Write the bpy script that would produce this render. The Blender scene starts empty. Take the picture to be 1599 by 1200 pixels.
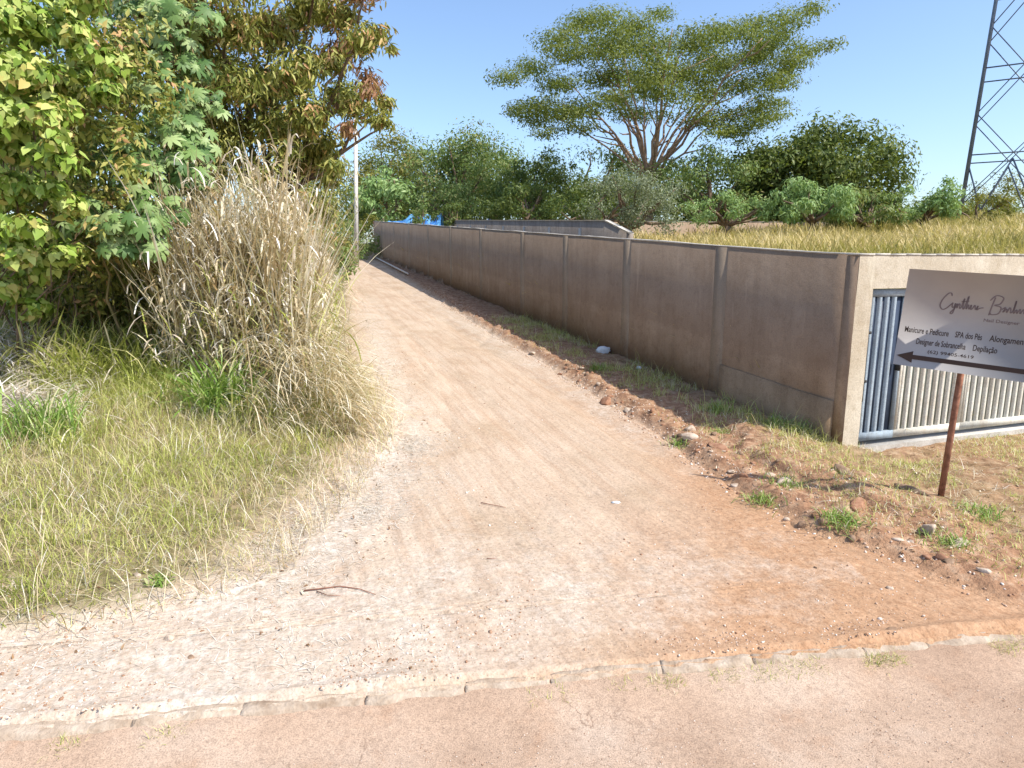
import bpy, math, random
import numpy as np
from mathutils import Vector, Matrix
R = math.radians
rng = np.random.default_rng(7)
random.seed(7)
SC = bpy.context.scene
COL = SC.collection

# ------------------------------------------------------------ camera, sky, sun
F = 1040.0
PITCH = math.atan(195 / F)
EYE = 2.5
cam = bpy.data.cameras.new("camera"); camo = bpy.data.objects.new("camera", cam); COL.objects.link(camo)
cam.sensor_width = 36; cam.lens = F / 1599 * 36; cam.clip_start = .05; cam.clip_end = 3000
camo.location = (0, 0, EYE); camo.rotation_euler = (math.pi / 2 - PITCH, 0, 0)
SC.camera = camo

SUN_EL, SUN_AZ = 50, 120
w = bpy.data.worlds.new("World"); SC.world = w; w.use_nodes = True
nt = w.node_tree; nt.nodes.clear()
sky = nt.nodes.new("ShaderNodeTexSky"); sky.sky_type = 'NISHITA'; sky.sun_disc = False
sky.sun_elevation = R(SUN_EL); sky.sun_rotation = R(SUN_AZ)
sky.altitude = 400; sky.air_density = 1.0; sky.dust_density = 2.0; sky.ozone_density = 3.5
bg = nt.nodes.new("ShaderNodeBackground"); bg.inputs[1].default_value = .15
wo = nt.nodes.new("ShaderNodeOutputWorld")
nt.links.new(sky.outputs[0], bg.inputs[0]); nt.links.new(bg.outputs[0], wo.inputs[0])
sl = bpy.data.lights.new("sun", 'SUN'); sl.energy = 3.5; sl.angle = R(.5); sl.color = (1, .95, .86)
so = bpy.data.objects.new("sun", sl); COL.objects.link(so)
sdir = Vector((math.sin(R(SUN_AZ)) * math.cos(R(SUN_EL)), math.cos(R(SUN_AZ)) * math.cos(R(SUN_EL)), math.sin(R(SUN_EL))))
so.rotation_euler = sdir.to_track_quat('Z', 'Y').to_euler(); so.location = (20, -10, 30)
SC.view_settings.view_transform = 'Standard'; SC.view_settings.look = 'None'
SC.view_settings.exposure = .78; SC.view_settings.gamma = 1
SC.render.engine = 'CYCLES'
SC.cycles.max_bounces = 6; SC.cycles.diffuse_bounces = 3; SC.cycles.transmission_bounces = 3

# ------------------------------------------------------------ numeric helpers
def hsh(ix, iy, seed):
    n = (ix.astype(np.int64) * 374761393 + iy.astype(np.int64) * 668265263 + seed * 974634777) & 0xffffffff
    n = ((n ^ (n >> 13)) * 1274126177) & 0xffffffff
    n = n ^ (n >> 16)
    return (n & 0xffff) / 65535.0
def vn(x, y, seed=0):
    x = np.asarray(x, float); y = np.asarray(y, float)
    ix = np.floor(x); iy = np.floor(y); fx = x - ix; fy = y - iy
    fx = fx * fx * (3 - 2 * fx); fy = fy * fy * (3 - 2 * fy)
    a = hsh(ix, iy, seed); b = hsh(ix + 1, iy, seed); c = hsh(ix, iy + 1, seed); d_ = hsh(ix + 1, iy + 1, seed)
    return (a * (1 - fx) + b * fx) * (1 - fy) + (c * (1 - fx) + d_ * fx) * fy
def fbm(x, y, seed=0, o=4):
    r = 0; amp = .5; fr = 1.
    for i in range(o):
        r = r + amp * (vn(x * fr, y * fr, seed + i) - .5) * 2; amp *= .5; fr *= 2.03
    return r
def sst(a, b, x):
    t = np.clip((x - a) / (b - a), 0, 1); return t * t * (3 - 2 * t)

# lane direction D, direction E across it (away from the lane), wall corner CR
D = np.array([-.329, .944]); D /= np.linalg.norm(D); EE = np.array([D[1], -D[0]]); CR = np.array([4.46, 8.7])
def so_(x, y):
    px = x - CR[0]; py = y - CR[1]
    return px * D[0] + py * D[1], px * EE[0] + py * EE[1]
def world(s, o):
    return CR[0] + s * D[0] + o * EE[0], CR[1] + s * D[1] + o * EE[1]
def plane(s):
    s2 = np.where(s > 47, 47 + (1 - np.exp(-(np.maximum(s, 47) - 47) / 5.)) * 5., s)
    return .0615 * ((s2 + np.sqrt(s2 * s2 + 2.25)) / 2) - .0615 * .3 * np.exp(-(s2 / 2.) ** 2)
KS = .157
LV = np.array([3.7, 4.60, 4.70, 4.80, 4.95, 5.08, 5.47, 6.35, 7.33, 8.86, 10.76, 14.9, 25.5, 33.2, 44.1, 54.7, 75])
LX = np.array([-60, -40., -9.0, -3.5, -2.9, -2.5, -2.0, -1.87, -1.73, -1.63, -1.95, -2.95, -5.5, -7.7, -10.9, -14.3, -20.5])
RV = np.array([3.7, 3.82, 4.2, 4.89, 5.83, 7.08, 8.44, 10.64, 13.37, 19.3, 33.2, 44.1, 54.7, 75])
RX = np.array([4.6, 4.3, 3.8, 3.4, 2.85, 2.49, 2.26, 1.70, .90, -.95, -4.95, -8.15, -11.4, -17.6])
def xl(v): return np.interp(v, LV, LX) + .16 * fbm(v * 1.3, v * 0 + 3.3, 11, 3)
def xr(v): return np.interp(v, RV, RX) + .10 * fbm(v * 2.1, v * 0 + 7.7, 12, 4)
def lane_dist(x, y):
    v = y - KS * x
    return np.minimum(np.minimum(x - xl(v), xr(v) - x), v - 3.8), v, x - xl(v), xr(v) - x

def lane_h(x, y):
    s, o = so_(x, y)
    v = y - KS * x
    z = plane(s) - .13
    a = o + 3.2                                     # tyre ruts along the lane
    wob = .12 * fbm(s * .25, s * 0, 26, 3)
    z = z - .030 * (np.exp(-((a + wob - .75) / .20) ** 2) + np.exp(-((a + wob + .75) / .20) ** 2)) * sst(-4, 3, s)
    z = z - .02 * sst(.12, 0, np.abs(fbm(x * .55 + 3, y * .22, 27, 3))) * sst(-3, 2, s)
    z = z + .03 * sst(4.0, 3.84, v + .09 * fbm(x * 2.5, x * 0 + 2, 24, 4)) * (.25 + 1.1 * vn(x * 1.1, x * 0, 25)) + .012 * fbm(x * 1.5, y * 1.5, 21, 5) + .012 * fbm(x * 9, y * 9, 5, 3) * sst(9, 4.5, v) + .006 * fbm(x * 5, y * 5, 6, 3)
    return z
def ground_h(x, y):
    x = np.asarray(x, float); y = np.asarray(y, float)
    s, o = so_(x, y)
    dist, v, dl, dr = lane_dist(x, y)
    lz = lane_h(x, y)
    base = plane(s)
    # left bank
    left = dl < dr
    off = np.maximum(-dist, 0)
    bank = base - .13 + .10 * sst(0, 1.0, off) + .055 * np.minimum(off, 18) * sst(.3, 2.5, off) + .04 * fbm(x * .9, y * .9, 31, 4)
    # right verge: broken little step and lumpy soil
    rough = sst(.0, .3, off) * (1 - sst(2.0, 4.0, off) * .6)
    near = 1 - sst(0, 4, s)
    step = .13 * sst(0, .30, off + .12 * fbm(x * 4, y * 4, 41, 3)) * (.35 + .65 * sst(4.6, 5.8, v))
    step2 = .09 * near * sst(.75, .95, off + .35 * fbm(x * 1.1, y * 1.1, 47, 3)) * sst(4.9, 5.6, v)
    verge = base - .14 + step + step2 * (1 - sst(1.2, 2.6, off)) + rough * (.085 * fbm(x * 2.6, y * 2.6, 42, 5) + .035 * fbm(x * 9, y * 9, 43, 4))
    verge = verge - .12 * sst(-2.2, -.1, s) * sst(.1, .5, o) * (s < .12)
    g = np.where(left, bank, verge)
    # plot behind the walls is filled up
    inside = (s > .12) & (o > .08)
    lot = base - .1 + (1.0 + np.minimum(.052 * o, 2.4)) * sst(0, 4.5, s) * (.5 + .5 * sst(0, 2.5, o)) + .12 * fbm(x * .3, y * .3, 51, 3)
    g = np.where(inside, lot, g)
    # under lane and street
    g = np.where(dist > .04, lz - .05, g)
    street = v < 3.80
    g = np.where(street & (v > -6.2), -.26, np.where(v <= -6.2, -.1, g))
    r = np.hypot(x, y)
    return g

def proj(P):
    P = np.asarray(P, float); z = P[..., 2] - EYE
    cp, sp = math.cos(PITCH), math.sin(PITCH)
    fw = P[..., 1] * cp - z * sp; up = P[..., 1] * sp + z * cp
    return 799.5 + F * P[..., 0] / fw, 600 - F * up / fw

# ------------------------------------------------------------ mesh helpers
def mk(name, V, faces, mat=None, parent=None, attrs=None, smooth=False, mats=None):
    """faces: list of (n,k) index arrays"""
    me = bpy.data.meshes.new(name)
    V = np.asarray(V, np.float32).reshape(-1, 3)
    faces = [np.asarray(f, np.int32) for f in faces if len(f)]
    lt = np.concatenate([np.full(len(f), f.shape[1], np.int32) for f in faces])
    li = np.concatenate([f.ravel() for f in faces])
    ls = np.concatenate([[0], np.cumsum(lt)[:-1]]).astype(np.int32)
    me.vertices.add(len(V)); me.vertices.foreach_set('co', V.ravel())
    me.loops.add(len(li)); me.loops.foreach_set('vertex_index', li)
    me.polygons.add(len(lt)); me.polygons.foreach_set('loop_start', ls); me.polygons.foreach_set('loop_total', lt)
    if smooth: me.polygons.foreach_set('use_smooth', np.ones(len(lt), bool))
    me.update(calc_edges=True)
    if attrs:
        for k, a in attrs.items():
            at = me.attributes.new(k, 'FLOAT', 'POINT'); at.data.foreach_set('value', np.asarray(a, np.float32))
    if mat: me.materials.append(mat)
    ob = bpy.data.objects.new(name, me); COL.objects.link(ob)
    if parent is not None: ob.parent = parent
    return ob
def thing(name, loc=(0, 0, 0), rz=0):
    o = bpy.data.objects.new(name, None); COL.objects.link(o); o.location = loc; o.rotation_euler = (0, 0, rz)
    o.empty_display_size = .2
    return o
def tag(o, label=None, cat=None, group=None, kind=None):
    if label: o['label'] = label
    if cat: o['category'] = cat
    if group: o['group'] = group
    if kind: o['kind'] = kind
    return o
class MB:
    def __init__(s): s.V = []; s.F = {}; s.n = 0
    def add(s, V, faces):
        V = np.asarray(V, float).reshape(-1, 3)
        for f in faces:
            f = np.asarray(f, int)
            if f.ndim == 1: f = f[None]
            s.F.setdefault(f.shape[1], []).append(f + s.n)
        s.V.append(V); s.n += len(V)
    def box(s, c, size, M=None, jit=0):
        x, y, z = [q / 2 for q in size]
        V = np.array([(-x, -y, -z), (x, -y, -z), (x, y, -z), (-x, y, -z), (-x, -y, z), (x, -y, z), (x, y, z), (-x, y, z)], float)
        if jit: V = V + rng.uniform(-jit, jit, V.shape)
        if M is not None: V = V @ np.array(M).T
        s.add(V + np.array(c), [[0, 3, 2, 1], [4, 5, 6, 7], [0, 1, 5, 4], [1, 2, 6, 5], [2, 3, 7, 6], [3, 0, 4, 7]])
    def tube(s, pts, rad, n=8, cap=True, square=False):
        pts = np.asarray(pts, float); m = len(pts); rad = np.broadcast_to(rad, (m,))
        T = np.gradient(pts, axis=0); T /= np.linalg.norm(T, axis=1)[:, None] + 1e-9
        up = np.array([0, 0, 1.]) if abs(T[0][2]) < .9 else np.array([1., 0, 0])
        A = np.cross(T, up); A /= np.linalg.norm(A, axis=1)[:, None] + 1e-9; B = np.cross(T, A)
        an = np.arange(n) / n * 2 * math.pi + (math.pi / 4 if square else 0)
        V = pts[:, None] + rad[:, None, None] * (np.cos(an)[None, :, None] * A[:, None] + np.sin(an)[None, :, None] * B[:, None])
        i = np.arange(m - 1)[:, None] * n; j = np.arange(n)[None]; k = (j + 1) % n
        q = np.stack([i + j, i + k, i + n + k, i + n + j], -1).reshape(-1, 4)
        fs = [q]
        if cap: fs += [np.arange(n)[None, ::-1], (np.arange(n) + (m - 1) * n)[None]]
        s.add(V.reshape(-1, 3), fs)
    def build(s, name, mat=None, parent=None, smooth=False):
        return mk(name, np.concatenate(s.V), [np.concatenate(f) for f in s.F.values()], mat, parent, smooth=smooth)
def rotz(a):
    c, s = math.cos(a), math.sin(a); return np.array([[c, -s, 0], [s, c, 0], [0, 0, 1.]])
def unit(v): return v / (np.linalg.norm(v, axis=-1, keepdims=True) + 1e-9)

# ------------------------------------------------------------ materials
def newmat(name):
    m = bpy.data.materials.new(name); m.use_nodes = True; t = m.node_tree; t.nodes.clear()
    out = t.nodes.new('ShaderNodeOutputMaterial'); p = t.nodes.new('ShaderNodeBsdfPrincipled')
    t.links.new(p.outputs[0], out.inputs[0]); p.inputs['Roughness'].default_value = .85
    p.inputs['Specular IOR Level'].default_value = .25
    return m, t, p, out
def N(t, ty, **k):
    n = t.nodes.new(ty)
    for a, b in k.items(): setattr(n, a, b)
    return n
def noise(t, vec, scale, detail=4, rough=.55, dist=0):
    n = N(t, 'ShaderNodeTexNoise'); n.inputs['Scale'].default_value = scale; n.inputs['Detail'].default_value = detail
    n.inputs['Roughness'].default_value = rough; n.inputs['Distortion'].default_value = dist
    if vec is not None: t.links.new(vec, n.inputs['Vector'])
    return n.outputs[0]
def ramp(t, fac, stops, interp='LINEAR'):
    r = N(t, 'ShaderNodeValToRGB'); cr = r.color_ramp; cr.interpolation = interp
    while len(cr.elements) < len(stops): cr.elements.new(.5)
    for e, (p, c) in zip(cr.elements, stops):
        e.position = p; e.color = (c, c, c, 1) if np.isscalar(c) else (*c, 1)
    t.links.new(fac, r.inputs[0]); return r.outputs[0]
def mix(t, fac, a, b, mode='MIX'):
    m = N(t, 'ShaderNodeMix', data_type='RGBA', blend_type=mode)
    for i, v in ((0, fac), (6, a), (7, b)):
        if hasattr(v, 'links'): t.links.new(v, m.inputs[i])
        elif i == 0: m.inputs[0].default_value = v
        else: m.inputs[i].default_value = (*v, 1)
    return m.outputs[2]
def math_(t, op, a, b=0, clamp=False):
    m = N(t, 'ShaderNodeMath', operation=op); m.use_clamp = clamp
    for i, v in ((0, a), (1, b)):
        if hasattr(v, 'links'): t.links.new(v, m.inputs[i])
        else: m.inputs[i].default_value = v
    return m.outputs[0]
def pos(t): return N(t, 'ShaderNodeNewGeometry').outputs['Position']
def mapping(t, vec, rot=(0, 0, 0), sc=(1, 1, 1)):
    m = N(t, 'ShaderNodeMapping'); m.inputs['Rotation'].default_value = rot; m.inputs['Scale'].default_value = sc
    t.links.new(vec, m.inputs[0]); return m.outputs[0]
def attr(t, name):
    a = N(t, 'ShaderNodeAttribute'); a.attribute_name = name; return a.outputs['Fac']
def bump(t, p, h, strength=.4, dist=.02):
    b = N(t, 'ShaderNodeBump'); b.inputs['Strength'].default_value = strength; b.inputs['Distance'].default_value = dist
    t.links.new(h, b.inputs['Height']); t.links.new(b.outputs[0], p.inputs['Normal'])

def leafmat(name, stops, trans=.35, rough=.5, spec=.3):
    m, t, p, out = newmat(name)
    c = ramp(t, attr(t, 'v'), stops)
    t.links.new(c, p.inputs['Base Color']); p.inputs['Roughness'].default_value = rough
    p.inputs['Specular IOR Level'].default_value = spec
    tr = N(t, 'ShaderNodeBsdfTranslucent'); t.links.new(mix(t, .35, c, (.35, .42, .03)), tr.inputs[0])
    if trans > 0:
        mx = N(t, 'ShaderNodeMixShader'); mx.inputs[0].default_value = trans
        t.links.new(p.outputs[0], mx.inputs[1]); t.links.new(tr.outputs[0], mx.inputs[2]); t.links.new(mx.outputs[0], out.inputs[0])
    return m
def simple(name, ca, cb, scale=8, rough=.85, spec=.25, metal=0, bs=.3, bd=.01, obj=False, detail=5):
    m, t, p, out = newmat(name)
    v = N(t, 'ShaderNodeTexCoord').outputs['Object'] if obj else pos(t)
    n = noise(t, v, scale, detail, .6)
    t.links.new(ramp(t, n, [(.3, ca), (.7, cb)]), p.inputs['Base Color'])
    p.inputs['Roughness'].default_value = rough; p.inputs['Metallic'].default_value = metal
    p.inputs['Specular IOR Level'].default_value = spec
    if bs: bump(t, p, noise(t, v, scale * 4, 4), bs, bd)
    return m

LANE_ANG = math.atan2(D[1], D[0])
def dirt_colour(t, P):
    """shared soil colour: o = how orange, w = how chalky"""
    big = noise(t, P, .9, 5, .6); fine = noise(t, P, 14, 6, .7); grit = noise(t, P, 70, 3, .6)
    base = ramp(t, big, [(.30, (.43, .315, .215)), (.50, (.52, .405, .30)), (.72, (.59, .49, .385))])
    al = mapping(t, mapping(t, P, (0, 0, -LANE_ANG)), (0, 0, 0), (.22, 3.2, 1))
    st = noise(t, al, 2.2, 5, .6, .6)
    base = mix(t, ramp(t, st, [(.42, 0.), (.70, .65)]), base, (.40, .265, .175))
    org = ramp(t, fine, [(.3, (.36, .20, .11)), (.7, (.49, .31, .19))])
    of = math_(t, 'ADD', attr(t, 'o'), math_(t, 'MULTIPLY', math_(t, 'SUBTRACT', big, .5), .9), True)
    base = mix(t, of, base, org)
    wf = math_(t, 'ADD', attr(t, 'w'), math_(t, 'MULTIPLY', math_(t, 'SUBTRACT', noise(t, P, 2.3, 6, .7), .5), 1.5), True)
    wf = math_(t, 'MULTIPLY', wf, math_(t, 'GREATER_THAN', attr(t, 'w'), .02))
    base = mix(t, wf, base, ramp(t, fine, [(.35, (.43, .345, .265)), (.5, (.55, .48, .40)), (.64, (.69, .63, .56))]))
    spk = ramp(t, grit, [(.30, .55), (.42, 1.), (.62, 1.), (.72, 1.3)])
    mid = noise(t, P, 30, 5, .75); base = mix(t, .8, base, ramp(t, mid, [(.32, .62), (.5, 1.), (.7, 1.22)]), 'MULTIPLY')
    rt = noise(t, mapping(t, mapping(t, P, (0, 0, -LANE_ANG)), (0, 0, 0), (.5, 9, 1)), 3, 6, .65, .8); base = mix(t, .42, base, ramp(t, rt, [(.35, .75), (.55, 1.), (.7, 1.12)]), 'MULTIPLY')
    return mix(t, .8, base, spk, 'MULTIPLY'), fine, grit

def make_lane_mat():
    m, t, p, out = newmat('lane_dirt'); P = pos(t)
    c, fine, grit = dirt_colour(t, P)
    t.links.new(c, p.inputs['Base Color']); p.inputs['Roughness'].default_value = .95; p.inputs['Specular IOR Level'].default_value = .1
    h = math_(t, 'ADD', math_(t, 'MULTIPLY', noise(t, P, 9, 5, .65), .6), math_(t, 'MULTIPLY', noise(t, P, 45, 4, .6), .4))
    bump(t, p, h, .55, .03); return m
def make_ground_mat():
    m, t, p, out = newmat('verge_soil'); P = pos(t)
    c, fine, grit = dirt_colour(t, P)
    red = ramp(t, noise(t, P, 6, 6, .7), [(.3, (.15, .075, .045)), (.5, (.34, .19, .11)), (.7, (.52, .37, .25))])
    c = mix(t, attr(t, 'r'), c, red)
    gr = ramp(t, noise(t, P, 5, 6, .7), [(.3, (.09, .085, .03)), (.5, (.22, .18, .09)), (.72, (.40, .31, .2))])
    gf = math_(t, 'ADD', attr(t, 'g'), math_(t, 'MULTIPLY', math_(t, 'SUBTRACT', noise(t, P, 3.1, 5, .7), .5), 1.1), True)
    gf = math_(t, 'MULTIPLY', gf, math_(t, 'GREATER_THAN', attr(t, 'g'), .02))
    c = mix(t, gf, c, gr)
    t.links.new(c, p.inputs['Base Color']); p.inputs['Roughness'].default_value = .95; p.inputs['Specular IOR Level'].default_value = .1
    h = math_(t, 'ADD', math_(t, 'MULTIPLY', noise(t, P, 7, 5, .65), .6), math_(t, 'MULTIPLY', noise(t, P, 35, 4, .6), .4))
    bump(t, p, h, .8, .05); return m

def soil_masks(x, y):
    s, o = so_(x, y); dist, v, dl, dr = lane_dist(x, y)
    org = sst(.3, 2.9, x + .35 * (6 - v)) * sst(9.5, 5.0, v) * .95 + .12
    org = org + .55 * sst(1.1, 0, np.abs(dr)) * sst(16, 9, v)
    org = org * (1 - sst(-.2, .8, -x) * .9)
    wh = sst(1.2, -2.2, x) * sst(7.0, 4.6, v) * .52 + .25 * sst(2.4, .4, np.abs(x - .9)) * sst(6.2, 5.0, v) * sst(3.9, 4.6, v)
    wh = np.maximum(wh, .6 * sst(.75, 0., np.abs(dl - .1)) * sst(30, 12, v))
    wh = np.maximum(wh, .3 * sst(.5, 0., np.abs(dr - .25)) * sst(7, 10, v) * sst(40, 20, v))
    grs = np.where(dl < dr, sst(.25, 1.0, -dl), 0)
    grs = np.maximum(grs, np.where((dr < dl), sst(.9, 2.2, -dr) * (.35 + .3 * vn(x * 1.2, y * 1.2, 61)) * (1 - .5 * sst(0, 1, o + .2)), 0))
    grs = np.where((s > .12) & (o > .08), .85, grs)
    red = np.where(dr < dl, sst(0, .25, -dr) * .95, 0) * (1 - ((s > .12) & (o > .08)))
    return org, wh, grs, red

# ------------------------------------------------------------ ground
def axis(parts):
    out = []
    for a, b, n in parts: out += list(np.linspace(a, b, n, endpoint=False))
    out.append(parts[-1][1]); return np.array(out)
def grid(X, Y, Z):
    ny, nx = X.shape
    V = np.stack([X, Y, Z], -1).reshape(-1, 3)
    i = np.arange(ny - 1)[:, None] * nx; j = np.arange(nx - 1)[None]
    q = np.stack([i + j, i + j + 1, i + nx + j + 1, i + nx + j], -1).reshape(-1, 4)
    return V, q
xs = axis([(-900, -120, 8), (-120, -30, 18), (-30, -9, 50), (-9, -3, 60), (-3, 1, 55), (1, 8, 190), (8, 16, 60), (16, 60, 70), (60, 140, 20), (140, 900, 8)])
ys = axis([(-900, -60, 8), (-60, -2, 18), (-2, 3.2, 20), (3.2, 10, 210), (10, 16, 120), (16, 30, 120), (30, 70, 120), (70, 140, 20), (140, 1200, 8)])
X, Y = np.meshgrid(xs, ys)
V, q = grid(X, Y, ground_h(X, Y))
o_, w_, g_, r_ = soil_masks(V[:, 0], V[:, 1])
ground_mat = make_ground_mat()
g = mk('ground', V, [q], ground_mat, attrs=dict(o=o_, w=w_, g=g_, r=r_), smooth=True); tag(g, kind='structure')

# dirt lane: strip between the two edge curves, in rows parallel to the kerb
vv = axis([(3.82, 12, 230), (12, 25, 150), (25, 60, 160)])
nc = 170
tt = np.linspace(0, 1, nc)[None] * np.ones((len(vv), 1))
XL = np.maximum(xl(vv), -14) - .03; XRr = xr(vv) + .03
tt = np.where(vv[:, None] < 5.2, tt ** np.where(XL < -6, .75, 1)[:, None], tt)
X = XL[:, None] + (XRr - XL)[:, None] * tt; Y = vv[:, None] + KS * X
Z = lane_h(X, Y) + .004
Z[:, 0] -= .01; Z[:, -1] -= .03; Z[0] -= .09; Z[1] -= .03
V, q = grid(X, Y, Z); o_, w_, g_, r_ = soil_masks(V[:, 0], V[:, 1])
lane = mk('dirt_lane', V, [q], make_lane_mat(), attrs=dict(o=o_, w=w_), smooth=True); tag(lane, kind='structure')

# street along the kerb
def make_street_mat():
    m, t, p, out = newmat('dusty_asphalt'); P = pos(t)
    big = noise(t, P, .8, 5, .6); fine = noise(t, P, 25, 6, .75); grit = noise(t, P, 120, 3, .7)
    c = ramp(t, big, [(.3, (.35, .235, .16)), (.5, (.44, .312, .222)), (.7, (.50, .385, .295))])
    c = mix(t, ramp(t, noise(t, P, 2.2, 6, .7, .5), [(.55, 0.), (.75, .6)]), c, (.36, .21, .125))
    c = mix(t, .9, c, ramp(t, grit, [(.3, .5), (.5, 1.), (.7, 1.3)]), 'MULTIPLY')
    c = mix(t, .8, c, ramp(t, fine, [(.3, .7), (.5, 1.), (.7, 1.15)]), 'MULTIPLY')
    vo = N(t, 'ShaderNodeTexVoronoi', feature='DISTANCE_TO_EDGE'); vo.inputs['Scale'].default_value = .75
    wv = N(t, 'ShaderNodeVectorMath', operation='ADD'); t.links.new(P, wv.inputs[0]); nn_ = N(t, 'ShaderNodeTexNoise'); nn_.inputs['Scale'].default_value = 3.; nn_.inputs['Detail'].default_value = 6; t.links.new(P, nn_.inputs[0]); t.links.new(nn_.outputs['Color'], wv.inputs[1]); t.links.new(wv.outputs[0], vo.inputs['Vector'])
    ck = math_(t, 'MULTIPLY', ramp(t, vo.outputs['Distance'], [(.0, 1.), (.008, 0.)]), ramp(t, big, [(.45, 0.), (.6, .7)]))
    c = mix(t, ck, c, (.16, .10, .065))
    t.links.new(c, p.inputs['Base Color']); p.inputs['Roughness'].default_value = .9; p.inputs['Specular IOR Level'].default_value = .2
    bump(t, p, math_(t, 'ADD', fine, grit), .5, .01); return m
X, V2 = np.meshgrid(axis([(-80, -8, 30), (-8, 9, 220), (9, 80, 30)]), axis([(-6, 1.5, 20), (1.5, 3.83, 60)]))
Yy = V2 + KS * X
Z = -.225 + .006 * fbm(X * 1.2, Yy * 1.2, 71, 4) + .065 * sst(3.35, 3.8, V2 + .1 * fbm(X * 2, X * 0, 72, 3))
V, q = grid(X, Yy, Z)
st = mk('street', V, [q], make_street_mat(), smooth=True); tag(st, kind='structure')

# broken concrete kerb lying nearly flush
kb = MB(); x = -12.
kerb_mat = simple('kerb_concrete', (.27, .195, .135), (.50, .41, .32), 9, .95, .1, bs=.7, bd=.02)
while x < 12:
    L = random.uniform(.45, .95); n = 26
    vis = 0 if x > 3.0 else 1
    xx = np.linspace(x, x + L - random.choice([.003, .004, .009]), n)
    rows = []
    for k, (dv, dz) in enumerate([(-.03, -.10), (0, -.028), (.03, -.006), (.08, .004), (.115, 0), (.16, -.1)]):
        jit = .046 * fbm(xx * 5, xx * 0 + k * .6, 81, 5) * (1 if k in (0, 1, 2) else .6)
        vvv = 3.76 + dv + jit + .02 * fbm(xx * .8, xx * 0, 83, 2)
        zz = -.141 + dz + .026 * fbm(xx * 6, xx * 0 + k * .8, 82, 5) + .012 * fbm(xx * .7, xx * 0, 86, 2) - (1 - vis) * .03
        rows.append(np.stack([xx, vvv + KS * xx, zz], -1))
    P = np.array(rows); V, q = grid(P[..., 0], P[..., 1], P[..., 2])
    kb.add(V, [q, np.arange(6)[None] * n, (np.arange(6)[None, ::-1] * n + n - 1)])
    x += L
k = kb.build('kerb', kerb_mat); tag(k, kind='structure')

# ------------------------------------------------------------ leaves, blades, branches
def inst(tmplV, tmplF, P, X_, Y_, Z_, S, val, name, mat, parent=None):
    """place template (k,3) on frames"""
    n = len(P); k = len(tmplV); S = np.broadcast_to(S, (n,))
    V = P[:, None] + S[:, None, None] * (tmplV[None, :, 0, None] * X_[:, None] + tmplV[None, :, 1, None] * Y_[:, None] + tmplV[None, :, 2, None] * Z_[:, None])
    off = (np.arange(n) * k)[:, None, None]
    fs = [(np.asarray(f)[None] + off).reshape(-1, np.asarray(f).shape[1]) for f in tmplF]
    return mk(name, V.reshape(-1, 3), fs, mat, parent, attrs=dict(v=np.repeat(val, k)))
LEAF = (np.array([(0, 0, 0), (.35, .2, .03), (1, 0, -.08), (.35, -.2, .03)]), [[[0, 2, 1], [0, 3, 2]]])
LONG = (np.array([(0, 0, 0), (.3, .13, .02), (.7, .1, -.03), (1, 0, -.14), (.7, -.1, -.03), (.3, -.13, .02)]), [[[0, 2, 1], [0, 3, 2], [0, 4, 3], [0, 5, 4]]])
HEART = (np.array([(0, 0, 0), (-.12, .22, .03), (.05, .42, .03), (.4, .38, .02), (1, 0, -.12), (.4, -.38, .02), (.05, -.42, .03), (-.12, -.22, .03), (.35, 0, -.04)]),
         [[[8, 0, 1], [8, 1, 2], [8, 2, 3], [8, 3, 4], [8, 4, 5], [8, 5, 6], [8, 6, 7], [8, 7, 0]]])
def palm_tmpl(n=8):
    V = [(0, 0, 0)]; Fc = []
    for i in range(n):
        a = math.pi * 2 * (i + .5) / n - math.pi; L = .5 * (.62 + .38 * math.cos(a * .5) ** 2) 
        d = np.array([math.cos(a), math.sin(a)]); q = np.array([-d[1], d[0]]); b = len(V)
        V += [(*(d * L * .3 - q * L * .14), .0), (*(d * L * .68 - q * L * .17), -.03), (*(d * L), -.12), (*(d * L * .68 + q * L * .17), -.03), (*(d * L * .3 + q * L * .14), .0)]
        Fc += [[0, b, b + 4], [b, b + 1, b + 4], [b + 4, b + 1, b + 3], [b + 1, b + 2, b + 3]]
    return np.array(V), [Fc]
PALM = palm_tmpl()
def frames(nrm, droop=.4):
    n = len(nrm)
    r = unit(rng.normal(size=(n, 3))); r[:, 2] -= droop * 1.5
    Xa = unit(r - (r * nrm).sum(1)[:, None] * nrm); Ya = np.cross(nrm, Xa)
    return Xa, Ya, nrm
def rand_unit(n): return unit(rng.normal(size=(n, 3)))

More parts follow.
